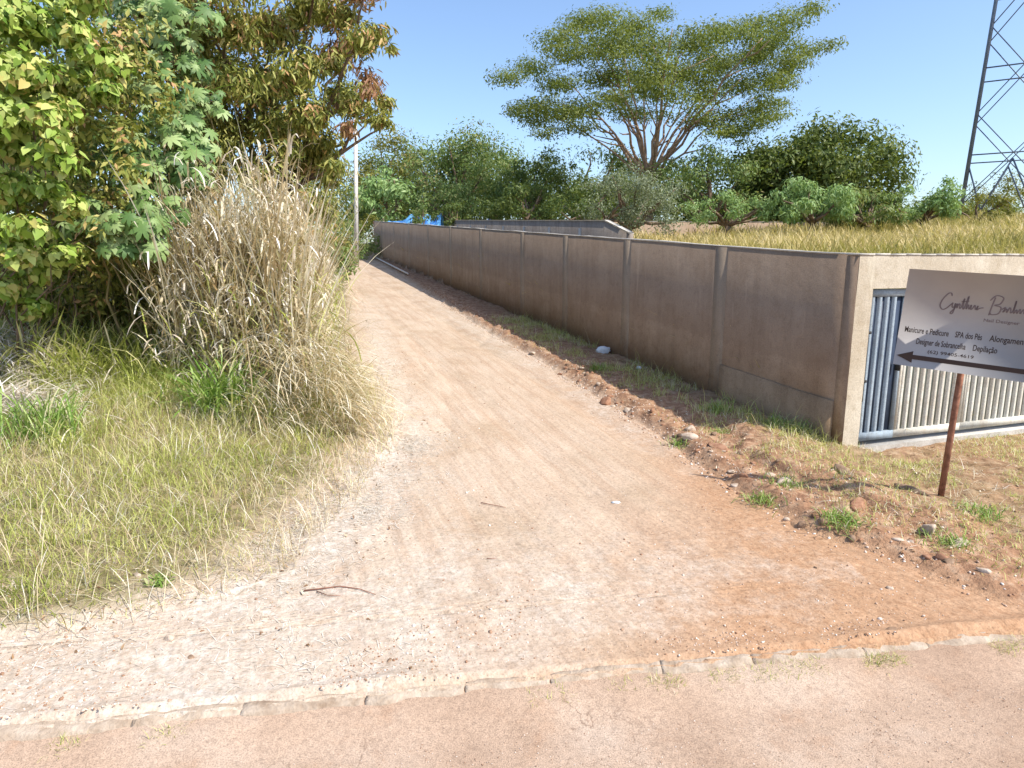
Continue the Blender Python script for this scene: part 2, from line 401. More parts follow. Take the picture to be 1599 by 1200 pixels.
def blades(name, P, H, W, mat, lean=.25, curl=1.0, seg=4, val=None, az=None, parent=None, azspread=None):
    n = len(P); H = np.broadcast_to(H, (n,)); W = np.broadcast_to(W, (n,))
    if az is None: az = rng.uniform(0, 2 * math.pi, n)
    th0 = np.abs(rng.normal(0, lean, n)) if np.isscalar(lean) else lean
    cu = curl * rng.uniform(.3, 1.3, n)
    pts = [P]; cur = P.copy(); hd = np.stack([np.cos(az), np.sin(az), np.zeros(n)], -1)
    for i in range(seg):
        th = th0 + cu * ((i + .5) / seg) ** 1.3 * 1.5
        th = np.minimum(th, 2.6)
        cur = cur + (H / seg)[:, None] * (np.sin(th)[:, None] * hd + np.cos(th)[:, None] * np.array([0, 0, 1.]))
        pts.append(cur)
    pts = np.stack(pts, 1)                          # n, seg+1, 3
    fa = az + math.pi / 2 + rng.normal(0, .5, n)
    side = np.stack([np.cos(fa), np.sin(fa), np.zeros(n)], -1)
    prof = np.array([.7] + [1.] * (seg - 1) + [0.]) if seg > 2 else np.array([1., .7, 0.])
    wv = W[:, None, None] * prof[None, :, None] * side[:, None] * .5
    L_ = pts - wv; Rr = pts + wv
    V = np.concatenate([L_[:, :seg], Rr[:, :seg], pts[:, seg:]], 1)  # 2seg+1
    k = 2 * seg + 1; off = (np.arange(n) * k)[:, None]
    qs = [np.stack([off[:, 0] + i, off[:, 0] + seg + i, off[:, 0] + seg + i + 1, off[:, 0] + i + 1], -1) for i in range(seg - 1)]
    tr = np.stack([off[:, 0] + seg - 1, off[:, 0] + 2 * seg - 1, off[:, 0] + 2 * seg], -1)
    if val is None: val = rng.random(n)
    return mk(name, V.reshape(-1, 3), [np.concatenate(qs), tr], mat, parent, attrs=dict(v=np.repeat(val, k)))

def wiggle(p0, p1, n=6, amp=.08, sag=0):
    t = np.linspace(0, 1, n)[:, None]; L = np.linalg.norm(np.array(p1) - p0)
    q = np.array(p0) * (1 - t) + np.array(p1) * t
    j = rng.normal(0, amp * L * .5, (n, 3)) * np.sin(t * math.pi); q = q + j
    q[:, 2] += sag * L * np.sin(t[:, 0] * math.pi)
    return q

M = {}
M['bark'] = simple('bark_brown', (.10, .065, .04), (.26, .19, .13), 6, bs=.8, bd=.03)
M['bark_pale'] = simple('bark_pale', (.22, .13, .08), (.46, .34, .25), 3, bs=.6, bd=.03)
M['stem'] = simple('stem_green', (.16, .15, .06), (.30, .22, .12), 10)
def greens(name, lo, mid, hi, dry=None, trans=.35, **k):
    st = [(0, lo), (.45, mid), (.9, hi)]
    if dry: st = [(0, lo), (.4, mid), (.8, hi), (.93, dry), (1, dry)]
    M[name] = leafmat(name, st, trans, **k)
greens('g_vine', (.07, .15, .015), (.25, .36, .05), (.50, .56, .17), (.55, .45, .14), trans=.2)
greens('g_castor', (.07, .15, .04), (.19, .30, .09), (.37, .47, .20), trans=.25, rough=.5, spec=.3)
greens('g_near', (.08, .11, .02), (.22, .24, .045), (.42, .40, .11), (.52, .30, .14), trans=.22)
greens('g_rust', (.25, .11, .06), (.38, .19, .10), (.45, .27, .16), (.3, .25, .08))
greens('g_olive', (0.099, 0.11, 0.022), (0.187, 0.187, 0.033), (0.286, 0.253, 0.055))
greens('g_umb', (.09, .13, .022), (.145, .185, .035), (.21, .23, .055), trans=.4)
greens('g_mid', (0.075, 0.138, 0.037), (0.15, 0.225, 0.062), (0.275, 0.338, 0.112), (.28, .24, .1))
greens('g_dark', (0.034, 0.069, 0.017), (0.081, 0.127, 0.029), (0.184, 0.218, 0.057))
greens('g_light', (0.138, 0.25, 0.075), (0.25, 0.388, 0.125), (0.4, 0.525, 0.225))
greens('g_grey', (0.11, 0.143, 0.077), (0.198, 0.231, 0.132), (0.308, 0.341, 0.22))
greens('grass', (.22, .28, .04), (.50, .53, .13), (.70, .66, .30), (.84, .75, .55), trans=.35)
greens('grass_green', (0.12, 0.228, 0.036), (0.24, 0.384, 0.072), (0.408, 0.528, 0.156), (.55, .5, .3), trans=.35)
greens('straw', (.32, .21, .10), (.62, .49, .30), (.84, .74, .54), (.88, .82, .70), trans=.35)
greens('straw_white', (.5, .40, .3), (.7, .62, .52), (.85, .80, .73), trans=.2)
greens('lot_grass', (.26, .24, .06), (.50, .40, .14), (.70, .55, .27), (.74, .62, .38), trans=.35)

def crown(name, blobs, nleaf, size, mat, parent, tmpl=LEAF, shell=.55, up=.35, droop=.4, vsh=0., flat=.7):
    """blobs: array (m,4..6) centre and radii"""
    B = np.asarray(blobs, float); m = len(B)
    rad = B[:, 3:6] if B.shape[1] >= 6 else np.stack([B[:, 3], B[:, 3], B[:, 3] * flat], -1)
    wgt = (rad[:, 0] * rad[:, 2]) ; idx = rng.choice(m, nleaf, p=wgt / wgt.sum())
    u = rand_unit(nleaf); r = rng.random(nleaf) ** shell
    tw = vn(u[:, 0] * 3 + idx * 7.1, u[:, 1] * 3 + u[:, 2] * 2, 91) * .5 + .75
    P = B[idx, :3] + u * (r * tw)[:, None] * rad[idx]
    nr = unit(u * .9 + rng.normal(0, .55, (nleaf, 3)) + np.array([.18, -.1, up]))
    Xa, Ya, Za = frames(nr, droop)
    bv = rng.random(m)[idx] * .25 + vsh
    val = np.clip(rng.random(nleaf) * .8 + bv, 0, 1)
    return inst(tmpl[0], tmpl[1], P, Xa, Ya, Za, size * rng.uniform(.6, 1.25, nleaf), val, name, mat, parent)

def blobs_ellipsoid(c, r, m, br, seed=None, low=-.5):
    g_ = np.random.default_rng(seed) if seed is not None else rng
    u = g_.normal(size=(m * 3, 3)); u /= np.linalg.norm(u, axis=1)[:, None]; u = u[u[:, 2] > low][:m]
    k = g_.uniform(.5, 1.0, len(u))[:, None]
    P = np.array(c) + u * k * np.array(r)
    return np.concatenate([P, (br * g_.uniform(.6, 1.3, len(u)))[:, None]], 1)

def tree(name, base, c, r, nb, br, nl, ls, mat, label, cat, trunk=.2, bark='bark', tmpl=LEAF, group=None, limbs=9, **k):
    """base: foot of the trunk, c: crown centre above the base, r: crown radii (all metres)"""
    t_ = thing(name, base)
    bl = blobs_ellipsoid(c, r, nb, br, low=k.pop('low', -.6))
    crown('crown', bl, nl, ls, M[mat], t_, tmpl, **k)
    mb = MB(); fork = np.array([c[0] * .3, c[1] * .3, max(c[2] - r[2] * .75, .25)])
    mb.tube(wiggle((0, 0, -.3), fork, 5, .05), np.linspace(trunk, trunk * .7, 5), 7)
    for i in range(min(limbs, len(bl))):
        b = bl[i]
        mb.tube(wiggle(fork, b[:3], 6, .1), np.linspace(trunk * .55, trunk * .12, 6), 5)
    mb.build('trunk', M[bark], t_, True)
    tag(t_, label, cat, group); return t_
def at(px, Yd, zoff=0.):
    """ground point seen in image column px at forward distance Yd"""
    x = (px - 799.5) / F * Yd / 1.03
    return (float(x), float(Yd), float(ground_h(x, Yd)) + zoff)
def wx(px, py, Yd):
    return (px - 799.5) / F * Yd / (math.cos(PITCH) + (600 - py) / F * math.sin(PITCH))
def zat(py, Yd):
    v = (600 - py) / F; cp, sp = math.cos(PITCH), math.sin(PITCH)
    return EYE + Yd * (v * cp - sp) / (cp + v * sp)

# ------------------------------------------------------------ walls
def plaster_mat(name, lo, hi, dark, vstreak=.5, rust=None, splash=False):
    m, t, p, out = newmat(name); P = pos(t)
    n1 = noise(t, P, 1.3, 6, .65, .3); n2 = noise(t, P, 7, 6, .7); n3 = noise(t, P, 60, 3, .6)
    c = ramp(t, n1, [(.33, lo), (.68, hi)])
    sv = mapping(t, P, (0, 0, 0), (2.6, 2.6, .22))
    c = mix(t, ramp(t, noise(t, sv, 1.6, 5, .6), [(.45, 0.), (.8, vstreak)]), c, dark)
    c = mix(t, ramp(t, n2, [(.30, .45), (.5, 0.)]), c, dark)
    if rust: c = mix(t, ramp(t, noise(t, P, 2.1, 5, .7), [(.55, 0.), (.75, .5)]), c, rust)
    c = mix(t, .7, c, ramp(t, n3, [(.3, .7), (.6, 1.08)]), 'MULTIPLY')
    n4 = noise(t, mapping(t, P, (0, 0, 0), (1, 1, .12)), 5.5, 4, .6)
    c = mix(t, ramp(t, n4, [(.62, 0.), (.74, .45)]), c, tuple(min(q * 1.35, .8) for q in hi))
    if splash:
        sx = N(t, 'ShaderNodeSeparateXYZ'); t.links.new(P, sx.inputs[0])
        hh_ = math_(t, 'SUBTRACT', sx.outputs[2], math_(t, 'MULTIPLY', math_(t, 'ADD', math_(t, 'MULTIPLY', math_(t, 'SUBTRACT', sx.outputs[0], float(CR[0])), float(D[0])), math_(t, 'MULTIPLY', math_(t, 'SUBTRACT', sx.outputs[1], float(CR[1])), float(D[1]))), .0615))
        hh_ = math_(t, 'ADD', hh_, math_(t, 'MULTIPLY', math_(t, 'SUBTRACT', n2, .5), .7))
        c = mix(t, ramp(t, hh_, [(.08, .6), (.45, 0.)]), c, (.25, .155, .09))
        c = mix(t, ramp(t, hh_, [(.93, 0.), (1., .35)]), c, dark)
    t.links.new(c, p.inputs['Base Color']); p.inputs['Roughness'].default_value = .93; p.inputs['Specular IOR Level'].default_value = .15
    bump(t, p, math_(t, 'ADD', math_(t, 'MULTIPLY', n2, .7), math_(t, 'MULTIPLY', n3, .3)), .5, .02)
    return m
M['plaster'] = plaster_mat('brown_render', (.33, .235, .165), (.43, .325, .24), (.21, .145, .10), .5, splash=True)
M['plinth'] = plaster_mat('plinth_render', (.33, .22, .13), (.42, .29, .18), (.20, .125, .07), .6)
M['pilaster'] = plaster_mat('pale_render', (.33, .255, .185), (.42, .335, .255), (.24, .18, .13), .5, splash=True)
M['plaster_lit'] = plaster_mat('front_render', (.47, .40, .30), (.62, .55, .44), (.36, .28, .18), .4)  # lane wall's plaster again, its colour lightened for the sunlit front
M['concrete'] = plaster_mat('bare_concrete', (.44, .41, .36), (.60, .56, .50), (.30, .25, .20), .4)
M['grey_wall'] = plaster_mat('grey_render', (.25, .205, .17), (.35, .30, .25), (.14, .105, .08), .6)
M['clay'] = simple('clay_brick', (.38, .14, .07), (.58, .27, .15), 9, bs=.6)

def sloped_prism(s0, s1, o0, o1, zb, zt, n, name, mat, parent=None, wav=.0, ztf=None):
    """wall along the lane: zb and zt are heights above the sloping datum"""
    S = np.linspace(s0, s1, n); pl = plane(np.minimum(S, 46.5))
    top = pl + (zt if ztf is None else ztf(S)) + wav * fbm(S * .9, S * 0, 101, 3)
    rows = []
    for o, z in ((o0, pl + zb), (o0, top), (o1, top), (o1, pl + zb)):
        x, y = world(S, o); rows.append(np.stack([x, y, z], -1))
    V = np.array(rows); f = []
    for a in range(4):
        b = (a + 1) % 4; i = np.arange(n - 1)
        f.append(np.stack([a * n + i, a * n + i + 1, b * n + i + 1, b * n + i], -1))
    return mk(name, V.reshape(-1, 3), [np.concatenate(f), np.array([[0, n, 2 * n, 3 * n]]), np.array([[n - 1, 4 * n - 1, 3 * n - 1, 2 * n - 1]])], mat, parent)

lw = thing('lane_wall', (0, 0, 0))
TOPW = 2.535
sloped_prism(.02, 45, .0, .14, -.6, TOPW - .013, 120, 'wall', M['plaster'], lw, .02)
sloped_prism(.0, 45.03, -.004, .150, TOPW - .012, TOPW + .006, 120, 'coping', M['concrete'], lw, .02)
for s in (2.85, 6.1, 9.35, 12.6, 17.0, 21.5, 26, 31, 36, 41):
    sloped_prism(s - .17, s + .17, -.003, .10, -.55, TOPW - .022, 2, 'pilaster', M['pilaster'], lw)
sloped_prism(.0, .19, -.012, .10, -.5, TOPW - .03, 2, 'pilaster', M['plaster'], lw)
sloped_prism(.19, 2.69, -.04, .02, -.5, .56, 16, 'plinth', M['plinth'], lw, .03)
mb = MB()                                                     # toothed brick end of the wall
for i in range(16):
    x, y = world(45.10 + (.07 if i % 2 else 0), .07); mb.box((x, y, float(plane(45)) + .05 + i * .16), (.15, .2, .13), rotz(LANE_ANG - math.pi / 2), .01)
mb.build('brick_end', M['clay'], lw)
tag(lw, 'long brown rendered wall with pale pilasters running up beside the dirt lane', 'wall')

# front wall with the gates
def fw(u, dep, z):            # u along the front from the corner, dep behind its face
    return CR[0] + u * EE[0] + dep * D[0], CR[1] + u * EE[1] + dep * D[1], z
RF = rotz(math.atan2(EE[1], EE[0]))
fr = thing('gate_wall', (0, 0, 0))
def fbox(mb, u0, u1, d0, d1, z0, z1):
    mb.box(fw((u0 + u1) / 2, (d0 + d1) / 2, (z0 + z1) / 2), (u1 - u0, d1 - d0, z1 - z0), RF)
def rough_face(name, u0, u1, z0, z1, dep, mat, th=.2):
    nu = max(int((u1 - u0) / .05), 2) + 1; nz = max(int((z1 - z0) / .05), 2) + 1
    U, Zz = np.meshgrid(np.linspace(u0, u1, nu), np.linspace(z0, z1, nz))
    dd = dep + .004 * fbm(U * 4, Zz * 4, 111, 4)
    x, y, z = fw(U, dd, Zz); V, q = grid(x, y, z)
    m_ = MB(); m_.add(V, [q]); fbox(m_, u0, u1, dep + .008, dep + th, z0, z1); return m_.build(name, mat, fr)
rough_face('pillar', .001, .275, -.5, 2.12, -.004, M['plaster_lit'], .22)
rough_face('lintel', .001, 4.62, 2.12, 2.548, -.004, M['plaster_lit'], .2)
rough_face('pillar', 4.30, 4.62, -.8, 2.12, -.004, M['plaster_lit'], .22)
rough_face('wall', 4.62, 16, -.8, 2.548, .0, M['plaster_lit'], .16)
rough_face('threshold', .275, 4.30, -.6, -.035, -.03, M['concrete'], .5)
mb = MB()
for i in range(60):
    u = -.02 + i * .267; fbox(mb, u, u + .262, -.012 + random.uniform(-.003, .003), .19, 2.549, 2.565 + random.uniform(0, .012))
mb.build('coping', M['concrete'], fr)
tag(fr, 'low sunlit concrete front wall framing the two metal gates, facing the street', 'wall')

M['door_paint'] = plaster_mat('door_paint', (.26, .32, .37), (.36, .42, .47), (.20, .19, .17), .35)
M['gate_paint'] = plaster_mat('gate_paint', (.56, .53, .45), (.70, .68, .60), (.40, .29, .18), .4)
M['navy'] = simple('groove_paint_shade', (.035, .05, .085), (.06, .08, .12), 5, .5)  # dark blue of the door grooves, with groove shade put into the colour
M['iron'] = simple('black_iron', (.02, .02, .02), (.05, .045, .04), 20, .6)
def gate(name, u0, u1, dep, rib, groove, gate_root, zb=.035, zt=2.11, pitch=.128, bw=.07):
    fm = MB(); z0 = zb; z1 = zt
    fbox(fm, u0, u1, dep - .02, dep + .03, z0, z0 + .11)
    fbox(fm, u0, u1, dep - .02, dep + .03, z1 - .10, z1)
    for a, b in ((u0, u0 + .045), (u1 - .045, u1)): fbox(fm, a, b, dep - .017, dep + .03, z0 + .112, z1 - .102)
    fm.build('frame', rib, gate_root)
    pm = MB(); gm = MB(); u = u0 + .05
    fbox(gm, u0 + .045, u1 - .045, dep + .02, dep + .028, z0 + .11, z1 - .10); gm.build('backing_sheet', groove, gate_root)  # sheet between the ribs, coloured dark for the shaded grooves
    while u + bw < u1 - .045:
        x = [u, u + .014, u + bw - .014, u + bw]; dz = [dep + .018, dep - .014, dep - .014, dep + .018]
        V = [];
        for z in (z0 + .108, z1 - .102):
            for a, b in zip(x, dz): V.append(fw(a + random.uniform(-.001, .001), b, z))
        pm.add(V, [[0, 1, 5, 4], [1, 2, 6, 5], [2, 3, 7, 6]]); u += pitch
    return pm.build('corrugated_panel', rib, gate_root)
pg = thing('pedestrian_gate', (0, 0, 0)); gate('door', .285, .955, .07, M['door_paint'], M['navy'], pg)
mb = MB()
for z in (1.52, .86): mb = MB(); fbox(mb, .272, .35, .02, .05, z, z + .035); mb.build('hinge', M['iron'], pg)
mb = MB(); fbox(mb, .30, .318, .025, .045, .60, 1.50); mb.build('bolt_rod', M['iron'], pg)
mb = MB(); fbox(mb, .86, .885, -.02, .05, 1.0, 1.14); mb.build('handle', M['iron'], pg)
tag(pg, 'narrow blue grey corrugated metal door beside the wall corner', 'gate')
vg = thing('vehicle_gate', (0, 0, 0))
gate('leaf', .965, 2.24, .07, M['gate_paint'], simple('groove_shade_grey', (.17, .2, .17), (.26, .28, .24), 5, .6), vg)  # grey stands for shade in the grooves of the cream sheet
gate('leaf', 2.25, 4.29, .07, M['gate_paint'], bpy.data.materials['groove_shade_grey'], vg)
tag(vg, 'wide cream white corrugated vehicle gate behind the leaning sign', 'gate')
# gates sit a little above the sill: dark gap below
# ------------------------------------------------------------ inner walls
def oblique_wall(name, P0, P1, zt0, zt1, zb, th, mat, extra=None, label=None, n=30, rake=0):
    r_ = thing(name, (0, 0, 0)); P0 = np.array(P0, float); P1 = np.array(P1, float); d = unit(P1 - P0); nrm = np.array([-d[1], d[0]])
    T = np.linspace(0, 1, n); T = np.sort(np.append(T, rake / np.linalg.norm(P1 - P0))) if rake else T; m_ = len(T)
    Q = P0 + T[:, None] * (P1 - P0); top = zt0 + (zt1 - zt0) * T
    if rake: top = top - .42 * np.maximum(1 - T * np.linalg.norm(P1 - P0) / rake, 0)
    rows = []
    for sgn, z in ((-th / 2, zb), (-th / 2, top), (th / 2, top), (th / 2, zb)):
        W_ = Q + nrm * sgn; rows.append(np.column_stack([W_, np.broadcast_to(z, m_)]))
    V = np.array(rows); f = []
    for a in range(4):
        b = (a + 1) % 4; i = np.arange(m_ - 1); f.append(np.stack([a * m_ + i, a * m_ + i + 1, b * m_ + i + 1, b * m_ + i], -1))
    mk('wall', V.reshape(-1, 3), [np.concatenate(f), [[0, m_, 2 * m_, 3 * m_]], [[m_ - 1, 4 * m_ - 1, 3 * m_ - 1, 2 * m_ - 1]]], mat, r_)
    cp_ = MB(); 
    for i in range(m_ - 1):
        A = np.column_stack([Q[i] + nrm * s for s in (-th / 2 - .02, th / 2 + .02)]).T; B_ = np.column_stack([Q[i + 1] + nrm * s for s in (-th / 2 - .02, th / 2 + .02)]).T
        a0, b0 = top[i], top[i + 1]
        V = [(*A[0], a0 + .003), (*A[1], a0 + .003), (*B_[1], b0 + .003), (*B_[0], b0 + .003), (*A[0], a0 + .05), (*A[1], a0 + .05), (*B_[1], b0 + .05), (*B_[0], b0 + .05)]
        cp_.add(V, [[4, 5, 6, 7], [0, 3, 7, 4], [1, 5, 6, 2], [0, 4, 5, 1], [3, 2, 6, 7]])
    cp_.build('coping', M['concrete'], r_); return r_, Q, nrm, top
OA = 4.5
a0 = world(14.0, OA); a1 = world(40, OA)
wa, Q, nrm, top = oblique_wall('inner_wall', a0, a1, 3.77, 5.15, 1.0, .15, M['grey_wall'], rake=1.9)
mb = MB()
for i in range(7):
    s = 18 + i * 3.2; x, y = world(s, OA - .09); mb.box((x, y, 2.2 + .053 * (s - 14)), (.22, .05, 2.6), rotz(math.atan2(EE[1], EE[0]) + math.pi / 2))
mb.build('buttress', M['concrete'], wa)
tag(wa, 'grey shaded inner wall with sloping end seen just over the lane wall', 'wall')
b0 = world(30, 5.2); b1 = world(30, 34)
wb, *_ = oblique_wall('back_wall', b0, b1, 4.62, 5.0, 1.5, .15, M['plaster'])
tag(wb, 'sunlit brown back wall of the plot, behind the tall dry grass', 'wall')

# ------------------------------------------------------------ sign
M['board'] = simple('sign_board', (.34, .315, .30), (.375, .35, .33), 3, .5, .3, bs=0)
M['ink'] = simple('sign_ink', (.045, .03, .025), (.06, .04, .035), 3, .6, bs=0)
M['inklight'] = simple('sign_script', (.16, .12, .11), (.2, .15, .14), 3, .6, bs=0)
M['rust'] = simple('rusty_steel', (.15, .065, .04), (.36, .17, .11), 14, .8, bs=.5)
sgn = thing('roadside_sign', (4.56, 6.76, float(ground_h(4.56, 6.76))))
bx_ = np.array([.762, -.648, 0]); roll = -R(3.4)
bz_ = np.array([0, 0, 1.]); U_ = math.cos(roll) * bx_ + math.sin(roll) * bz_; W_ = -math.sin(roll) * bx_ + math.cos(roll) * bz_
NB = np.cross(U_, W_)     # faces the street and the viewer
P0s = np.array([4.035, 6.86, zat(420, 6.86)])
SO = np.array(sgn.location)
BW, BH = 1.15, .985
def sp(u, v, n=0.):       # u right, v down from the top left corner
    return P0s + U_ * u - W_ * v + NB * n - SO
def sboard(u0, u1, v0, v1, n0, n1, name, mat):
    m_ = MB(); V = [sp(a, b, c) for c in (n0, n1) for (a, b) in ((u0, v0), (u1, v0), (u1, v1), (u0, v1))]
    m_.add(V, [[0, 3, 2, 1][::-1], [4, 5, 6, 7][::-1], [0, 1, 5, 4], [1, 2, 6, 5], [2, 3, 7, 6], [3, 0, 4, 7]]); return m_.build(name, mat, sgn)
sboard(0, BW, 0, BH, -.012, 0, 'board', M['board'])
m_ = MB()
V = [sp(.02, .885, .002), sp(.165, .945, .002), sp(.165, .825, .002)]
m_.add(V, [[0, 1, 2]]); m_.add([sp(.165, .862, .002), sp(.165, .908, .002), sp(1.10, .908, .002), sp(1.10, .862, .002)], [[0, 1, 2, 3]])
m_.build('arrow', M['ink'], sgn)
def text(body, u0, u1, v, h, name, mat, bold=0.):
    cu = bpy.data.curves.new(name, 'FONT'); cu.body = body; cu.size = 1; cu.offset = bold; cu.resolution_u = 3
    to = bpy.data.objects.new(name, cu); COL.objects.link(to); bpy.context.view_layer.update()
    dg = bpy.context.evaluated_depsgraph_get(); me = bpy.data.meshes.new_from_object(to.evaluated_get(dg))
    bpy.data.objects.remove(to)
    co = np.zeros(len(me.vertices) * 3); me.vertices.foreach_get('co', co); co = co.reshape(-1, 3)
    w0, w1 = co[:, 0].min(), co[:, 0].max(); k_ = (u1 - u0) / (w1 - w0)
    P = np.array([sp(u0 + (c[0] - w0) * k_, v - c[1] * h / .7, .002) for c in co])
    me.vertices.foreach_set('co', P.ravel().astype(np.float32)); me.update()
    me.materials.clear(); me.materials.append(mat)
    o = bpy.data.objects.new(name, me); COL.objects.link(o); o.parent = sgn; return o
text('Manicure e Pedicure', .055, .44, .635, .058, 'lettering', M['ink'], .012)
text('SPA dos P\u00e9s', .495, .715, .635, .058, 'lettering', M['ink'], .012)
text('Alongamento', .775, 1.09, .635, .058, 'lettering', M['ink'], .012)
text('Designer de Sobrancelha', .175, .60, .745, .058, 'lettering', M['ink'], .012)
text('Depila\u00e7\u00e3o', .66, .855, .745, .058, 'lettering', M['ink'], .012)
text('(62) 99405-4619', .29, .68, .825, .032, 'lettering', M['ink'], .008)
text('Nail Designer', .70, .98, .455, .03, 'lettering', M['inklight'], .01)
def script(strokes, u0, u1, v0, v1, xm):
    m2 = MB()
    for st_ in strokes:
        p = np.array(st_, float); n = len(p)
        t = np.linspace(0, n - 1, (n - 1) * 6 + 1); i = np.clip(t.astype(int), 0, n - 2); f_ = (t - i)[:, None]
        g_ = lambda j: p[np.clip(j, 0, n - 1)]
        a, b, c, d = g_(i - 1), g_(i), g_(i + 1), g_(i + 2)
        q_ = .5 * ((2 * b) + (-a + c) * f_ + (2 * a - 5 * b + 4 * c - d) * f_ ** 2 + (-a + 3 * b - 3 * c + d) * f_ ** 3)
        uu = u0 + q_[:, 0] / xm * (u1 - u0); vv_ = v1 - q_[:, 1] * (v1 - v0)
        T = np.gradient(np.stack([uu, vv_], -1), axis=0); T /= np.linalg.norm(T, axis=1)[:, None] + 1e-9
        wd = .0042 + .0018 * np.abs(T[:, 1])
        L_ = [sp(uu[k] - T[k, 1] * wd[k], vv_[k] + T[k, 0] * wd[k], .002) for k in range(len(uu))]
        R_ = [sp(uu[k] + T[k, 1] * wd[k], vv_[k] - T[k, 0] * wd[k], .002) for k in range(len(uu))]
        k = len(uu); i = np.arange(k - 1); m2.add(L_ + R_, [np.stack([i, k + i, k + i + 1, i + 1], -1)])
    m2.build('script_lettering', M['inklight'], sgn)
C_ = [(.95, .85), (.85, 1.0), (.6, .95), (.25, .6), (.12, .25), (.3, .02), (.6, .05), (.95, .3), (1.15, .45)]
yn = [(1.1, .42), (1.12, .2), (1.25, .18), (1.35, .42), (1.33, .1), (1.2, -.2), (1.05, -.15), (1.3, .1), (1.5, .4), (1.5, .15), (1.62, .4), (1.72, .35), (1.72, .15), (1.85, .2)]
th_ = [(1.85, .2), (2.0, .75), (1.98, .2), (2.1, .2), (2.3, .9), (2.25, .15), (2.38, .4), (2.48, .15), (2.62, .4), (2.62, .15), (2.75, .2)]
tb = [(1.8, .55), (2.4, .62)]
ia = [(2.75, .2), (2.9, .4), (3.0, .15), (3.15, .38), (3.1, .15), (3.3, .25), (3.6, .3)]
B1 = [(4.35, .95), (4.2, .4), (4.1, -.1)]
B2 = [(4.0, .75), (4.4, 1.05), (4.95, .95), (4.8, .6), (4.4, .5), (4.9, .4), (4.8, .05), (4.3, -.05), (4.15, .05)]
ar = [(5.0, .3), (5.25, .42), (5.12, .15), (5.35, .35), (5.4, .15), (5.55, .42), (5.65, .35), (5.7, .15), (5.85, .3), (5.95, .85), (5.9, .15), (6.1, .35), (6.15, .15), (6.35, .4), (6.4, .15), (6.6, .4), (6.7, .15), (6.85, .38), (6.9, .15), (7.1, .4), (7.2, .15), (7.5, .25)]
script([C_, yn, th_, tb, ia, B1, B2, ar], .31, 1.08, .21, .375, 7.5)
mb = MB()
pb = np.array([0, 0, -.35]); pt = sp(.57, .03, -.045)
mb.tube([pb, pt], .031, 4, square=True); mb.build('post', M['rust'], sgn)
for v in (.12, .8): mb = MB(); mb.tube([sp(.05, v, -.026), sp(1.1, v, -.026)], .016, 4, square=True); mb.build('batten', M['rust'], sgn)
tag(sgn, 'pale leaning beauty salon sign with black arrow on a rusty post', 'sign')

# ------------------------------------------------------------ lattice tower
M['galv'] = simple('painted_steel', (.10, .13, .17), (.18, .21, .25), 2, .5, .4, .3, bs=0)
A0 = np.array([42.7, 65.]); fd = np.array([.836, -.549]); pd = np.array([.549, .836]); HW = 6.6
cen = A0 + (fd + pd) * HW / 2
tw = thing('transmission_tower', (cen[0], cen[1], 4.0))
def tc(k, z):
    a = [(-1, -1), (1, -1), (1, 1), (-1, 1)][k % 4]; sc = (1 - .0125 * (z - 11.7)) * HW / 2
    p = (fd * a[0] + pd * a[1]) * sc; return np.array([p[0], p[1], z - 4.0])
lv = [8.0, 15.7, 23.2, 30.3, 36.8, 42.5, 47.5, 52]
for k in range(4):
    mb = MB(); mb.tube([tc(k, 2.5), tc(k, 52)], [.18, .12], 4, square=True); mb.build('leg', M['galv'], tw)
dg_ = MB()
for a, b in zip(lv[:-1], lv[1:]):
    hz = MB()
    for k in range(4):
        dg_.tube([tc(k, a), tc(k + 1, b)], .06, 4, square=True); dg_.tube([tc(k + 1, a), tc(k, b)], .06, 4, square=True)
        ra = np.linalg.norm(tc(k, a) - tc(k + 1, a)); rb = np.linalg.norm(tc(k, b) - tc(k + 1, b)); m = a + (b - a) * ra / (ra + rb)
        hz.tube([tc(k, m), tc(k + 1, m)], .075, 4, square=True)
    hz.build('horizontal_bracing', M['galv'], tw)
for k in range(4):
    mid = (tc(k, 11.5) + tc(k + 1, 11.5)) / 2
    dg_.tube([tc(k, 11.2), (tc(k, 7.0) + (tc(k + 1, 7.0) - tc(k, 7.0)) * .22)], .07, 4, square=True)
    dg_.tube([mid, tc(k, 7) + (tc(k + 1, 7) - tc(k, 7)) * .22], .07, 4, square=True)
    dg_.tube([mid, tc(k + 1, 7) + (tc(k, 7) - tc(k + 1, 7)) * .22], .07, 4, square=True)
dg_.build('diagonal_bracing', M['galv'], tw)
for z in (44, 50):
    for s in (-1, 1): ca = MB(); ca.tube([(fd[0] * 2 * s, fd[1] * 2 * s, z - 4.), (fd[0] * 8 * s, fd[1] * 8 * s, z - 3.6)], [.2, .08], 4, square=True); ca.build('cross_arm', M['galv'], tw)
tag(tw, 'tall blue grey steel lattice power tower rising behind the plot', 'tower')

# ------------------------------------------------------------ concrete pole at the top of the lane
px_, py_, pz_ = at(553, 43)
pole = thing('utility_pole', (px_, py_, pz_))
M['pole'] = simple('pole_concrete', (.58, .54, .49), (.70, .66, .61), 2, .85, .15, bs=.3)
mb = MB(); mb.tube([(0, 0, -.5), (.34, 0, 9.2)], [.19, .12], 4, square=True); mb.build('shaft', M['pole'], pole)
mb = MB(); mb.tube([(-.5, -.1, 8.6), (1.1, -.1, 8.65)], .06, 4, square=True); mb.build('cross_arm', M['bark'], pole)
tag(pole, 'pale square concrete utility pole at the top of the lane', 'pole')

